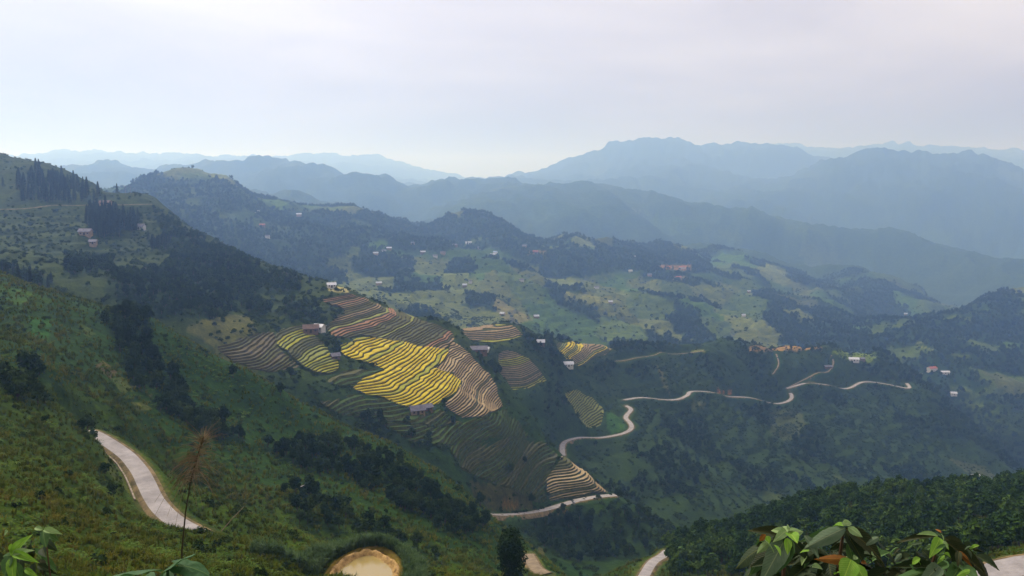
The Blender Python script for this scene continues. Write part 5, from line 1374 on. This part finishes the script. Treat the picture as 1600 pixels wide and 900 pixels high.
for i, (a, c) in enumerate([(1468, 842), (1440, 885)]):
    g0 = (shrub2.location.x + (-0.1, 0.12)[i], D1 + 0.25, float(H(shrub2.location.x, D1 + 0.25)) - 0.1); g1 = at(a, c, D1 + 0.1)
    stem(shrub2, [g0, ((g0[0] + g1[0]) / 2 + 0.04, D1 + 0.25, (g0[2] + g1[2]) / 2), g1], 0.018, 0.007, M['stem'])
leaves(shrub2, [(1468, 842, 1456, 868, 20, 'lime', 0, -0.1), (1462, 838, 1392, 838, 12, 'olive', 0.05, 0.15), (1464, 838, 1430, 833, 9, 'young', 0, 0.1), (1472, 836, 1482, 842, 9, 'young', 0, 0.05), (1474, 846, 1482, 856, 7, 'young', -0.05, -0.08), (1478, 842, 1526, 866, 24, 'olive', 0.05, 0),
 (1480, 848, 1545, 897, 20, 'olive', 0, -0.1), (1500, 862, 1524, 884, 10, 'rust', -0.05, -0.1), (1440, 848, 1424, 850, 5, 'grey', 0, 0), (1470, 832, 1462, 824, 5, 'rust', 0, 0.03), (1460, 885, 1388, 884, 16, 'dark', 0, 0.1), (1462, 890, 1390, 906, 22, 'green', 0, -0.1), (1466, 886, 1440, 912, 26, 'grey', 0, -0.15),
 (1500, 884, 1486, 912, 30, 'green', 0, -0.15), (1502, 886, 1530, 912, 24, 'green', 0, -0.15), (1486, 850, 1520, 905, 22, 'dark', 0.05, 0)], D1)
rand_leaves(shrub2, 26, (1405, 1530), (845, 905), D1 - 0.05, ['green', 'grey', 'dark', 'lime', 'olive'], 0.04, 0.09)
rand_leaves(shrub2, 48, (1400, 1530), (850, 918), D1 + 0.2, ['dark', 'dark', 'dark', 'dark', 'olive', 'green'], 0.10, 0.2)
D2 = 5.0
shrub3 = plant_root('broadleaf_shrub', 25, D2, 'small light green leafy shrub in the bottom left corner', 'shrub')
for i, (a, c) in enumerate([(18, 868), (70, 830)]):
    g1 = at(a, c, D2); g0 = (g1[0] - 0.05, D2 + 0.15, float(H(g1[0], D2 + 0.15)) - 0.1)
    stem(shrub3, [g0, ((g0[0] + g1[0]) / 2, D2 + 0.1, (g0[2] + g1[2]) / 2), g1], 0.008, 0.004, M['stem'])
leaves(shrub3, [(18, 866, 46, 833, 17, 'lime', 0, 0.05), (20, 866, 40, 856, 12, 'young', 0, -0.05), (22, 866, 60, 878, 14, 'lime', 0, -0.1), (16, 868, 2, 868, 12, 'green', 0, 0), (16, 870, 4, 898, 20, 'green', 0, -0.1), (20, 872, 14, 905, 18, 'lime', 0, -0.15), (70, 828, 97, 834, 11, 'young', 0, -0.05),
 (68, 830, 68, 851, 16, 'green', 0, -0.1), (66, 828, 50, 822, 9, 'young', 0, 0.05), (12, 830, 2, 836, 9, 'young', 0, 0), (72, 832, 92, 846, 12, 'green', 0.05, 0), (24, 880, 30, 910, 18, 'green', 0.05, 0), (18, 850, 16, 868, 8, 'lime', 0, 0), (40, 890, 54, 898, 10, 'lime', 0, -0.05)], D2)
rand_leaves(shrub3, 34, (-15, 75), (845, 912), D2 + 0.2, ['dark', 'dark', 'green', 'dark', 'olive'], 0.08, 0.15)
# taro: heart shaped leaves on stalks
def heart_mesh():
    vs, fs = [(0, 0, 0.02)], []
    n = 36
    for ring in (0.35, 0.7, 1.0):
        for i in range(n):
            a = 2 * math.pi * i / n
            r = (0.62 + 0.38 * math.cos(a) ** 2 * (1 if math.cos(a) > 0 else 0.25)) * (1 - 0.62 * math.exp(-((abs(a - math.pi)) / 0.30) ** 2))
            x, y = r * math.cos(a) * 1.15, r * math.sin(a) * 0.95
            z = -0.28 * (ring * r) ** 2 + 0.10 * abs(y) * ring + 0.035 * ring * math.cos(a * 7)
            vs.append((x * ring, y * ring, z))
    for i in range(n): fs.append((0, 1 + i, 1 + (i + 1) % n))
    for k in range(2):
        for i in range(n): a, b_ = 1 + k * n + i, 1 + k * n + (i + 1) % n; fs.append((a, a + n, b_ + n, b_))
    me = bpy.data.meshes.new('leaf'); me.from_pydata(vs, [], fs); me.polygons.foreach_set('use_smooth', np.ones(len(fs), bool)); me.materials.append(PM['taro'])
    return me
HEART = heart_mesh()
D3 = 4.6
taro = plant_root('taro_plant', 245, D3, 'taro plant with big heart shaped green leaves at the bottom left', 'plant')
for i, (px, py, sz, yaw, pit, rol) in enumerate(((212, 893, 0.20, 2.9, 0.25, 0.35), (262, 889, 0.15, 0.6, -0.55, -0.5), (290, 885, 0.13, 0.2, 0.3, 0.2), (300, 905, 0.14, -0.4, 0.2, 0.0), (236, 915, 0.2, -1.6, 0.3, 0.1))):
    p = Vector(at(px, py, D3 + 0.1 * (i % 3)))
    o = bpy.data.objects.new('leaf', HEART); COL.objects.link(o); o.parent = taro; o.location = p - taro.location
    o.rotation_euler = (rol, pit, yaw); o.scale = (sz, sz, sz)
    g0 = taro.location + Vector((0.05 * (i - 2), 0.05, -0.1)); stem(taro, [g0, (g0 + p) / 2 + Vector((0, 0.08, 0.05)), p], 0.018, 0.009, PM['taro'], 'stalk')
# dry flowering reed
D4 = 7.0
reed = plant_root('dry_reed', 283, D4, 'tall dead reed with a drooping dry brown plume in front of the near road', 'reed')
M['drystalk'] = simple('dark_dry_stalk', (0.05, 0.04, 0.02), 0.8, 0.2, 20.0, 0.3)
M['dryfibre'] = simple('dry_plume', (0.17, 0.125, 0.07), 0.9, 0.1, 20.0, 0.35)
ps = [Vector((at(283, 900, D4)[0], D4, reed.location.z - 0.1)), Vector(at(284, 862, D4)), Vector(at(290, 800, D4)), Vector(at(298, 752, D4)), Vector(at(308, 715, D4)), Vector(at(318, 682, D4))]
stem(reed, ps, 0.009, 0.004, M['drystalk'], 'stalk')
sh = Shape()
for i in range(230):
    t = prg.random() ** 0.9
    b_ = Vector(at(299 + 19 * t, 752 - 68 * t, D4)) - reed.location
    a = prg.uniform(0, 6.28); L_ = prg.uniform(0.10, 0.36) * (1 - 0.45 * t); d = Vector((math.cos(a), math.sin(a), 0))
    upk = prg.uniform(0.0, 0.45) + 0.8 * t ** 3
    pts_ = [b_]; 
    for k in range(1, 5):
        s_ = k / 4; pts_.append(b_ + d * L_ * s_ + Vector((0, 0, L_ * (upk * s_ - (1.25 - t) * s_ * s_ * 0.9))))
    for k in range(4): sh.tube(pts_[k], pts_[k + 1], 0.0026 - 0.0004 * k, 0.0022 - 0.0004 * k, 0, 3)
o = bpy.data.objects.new('plume', sh.mesh('plume', [M['dryfibre']])); COL.objects.link(o); o.parent = reed; o['kind'] = 'stuff'
# low leafy growth at the foot of the picture
x, y, z = sample((YG > 9) * (YG < 60) * 1.6 * (0.5 + fbm(XG / 3, YG / 3, 2, 65)), 0.6, 0.12, 4000, 29)
scatter('undergrowth', [bush(180 + i, 60, 0.10) for i in range(3)], [M['fern'], M['bark']], x, y, z, rng.uniform(0.4, 0.8, len(x)), 'low leafy growth on the slope below the viewpoint', 'bushes', 13)
print('foreground', time.time() - T0)

# ------------------------------------------------------------------ haze
hz, hnt, hb = mat('haze_air')
hnt.nodes.remove(hb)
pv = hnt.nodes.new('ShaderNodeVolumePrincipled')
pv.inputs['Color'].default_value = (0.33, 0.55, 1.0, 1)
pv.inputs['Absorption Color'].default_value = (1, 1, 1, 1)
pv.inputs['Density'].default_value = 0.00021
pv.inputs['Anisotropy'].default_value = 0.5
hnt.links.new(pv.outputs['Volume'], hnt.nodes['Material Output'].inputs['Volume'])
zmin, zmax = float(ZG.min()) - 1.5, float(ZG.max()) + 30
hx, hy0, hy1 = 18500, -60, 20400
hv = [(sx, sy, sz) for sz in (zmin, zmax) for sx, sy in ((-hx, hy0), (hx, hy0), (hx, hy1), (-hx, hy1))]
ho = add_mesh('haze', hv, [(3, 2, 1, 0), (4, 5, 6, 7), (0, 1, 5, 4), (1, 2, 6, 5), (2, 3, 7, 6), (3, 0, 4, 7)], hz)
ho['kind'] = 'stuff'
print('done', time.time() - T0, zmin, zmax)
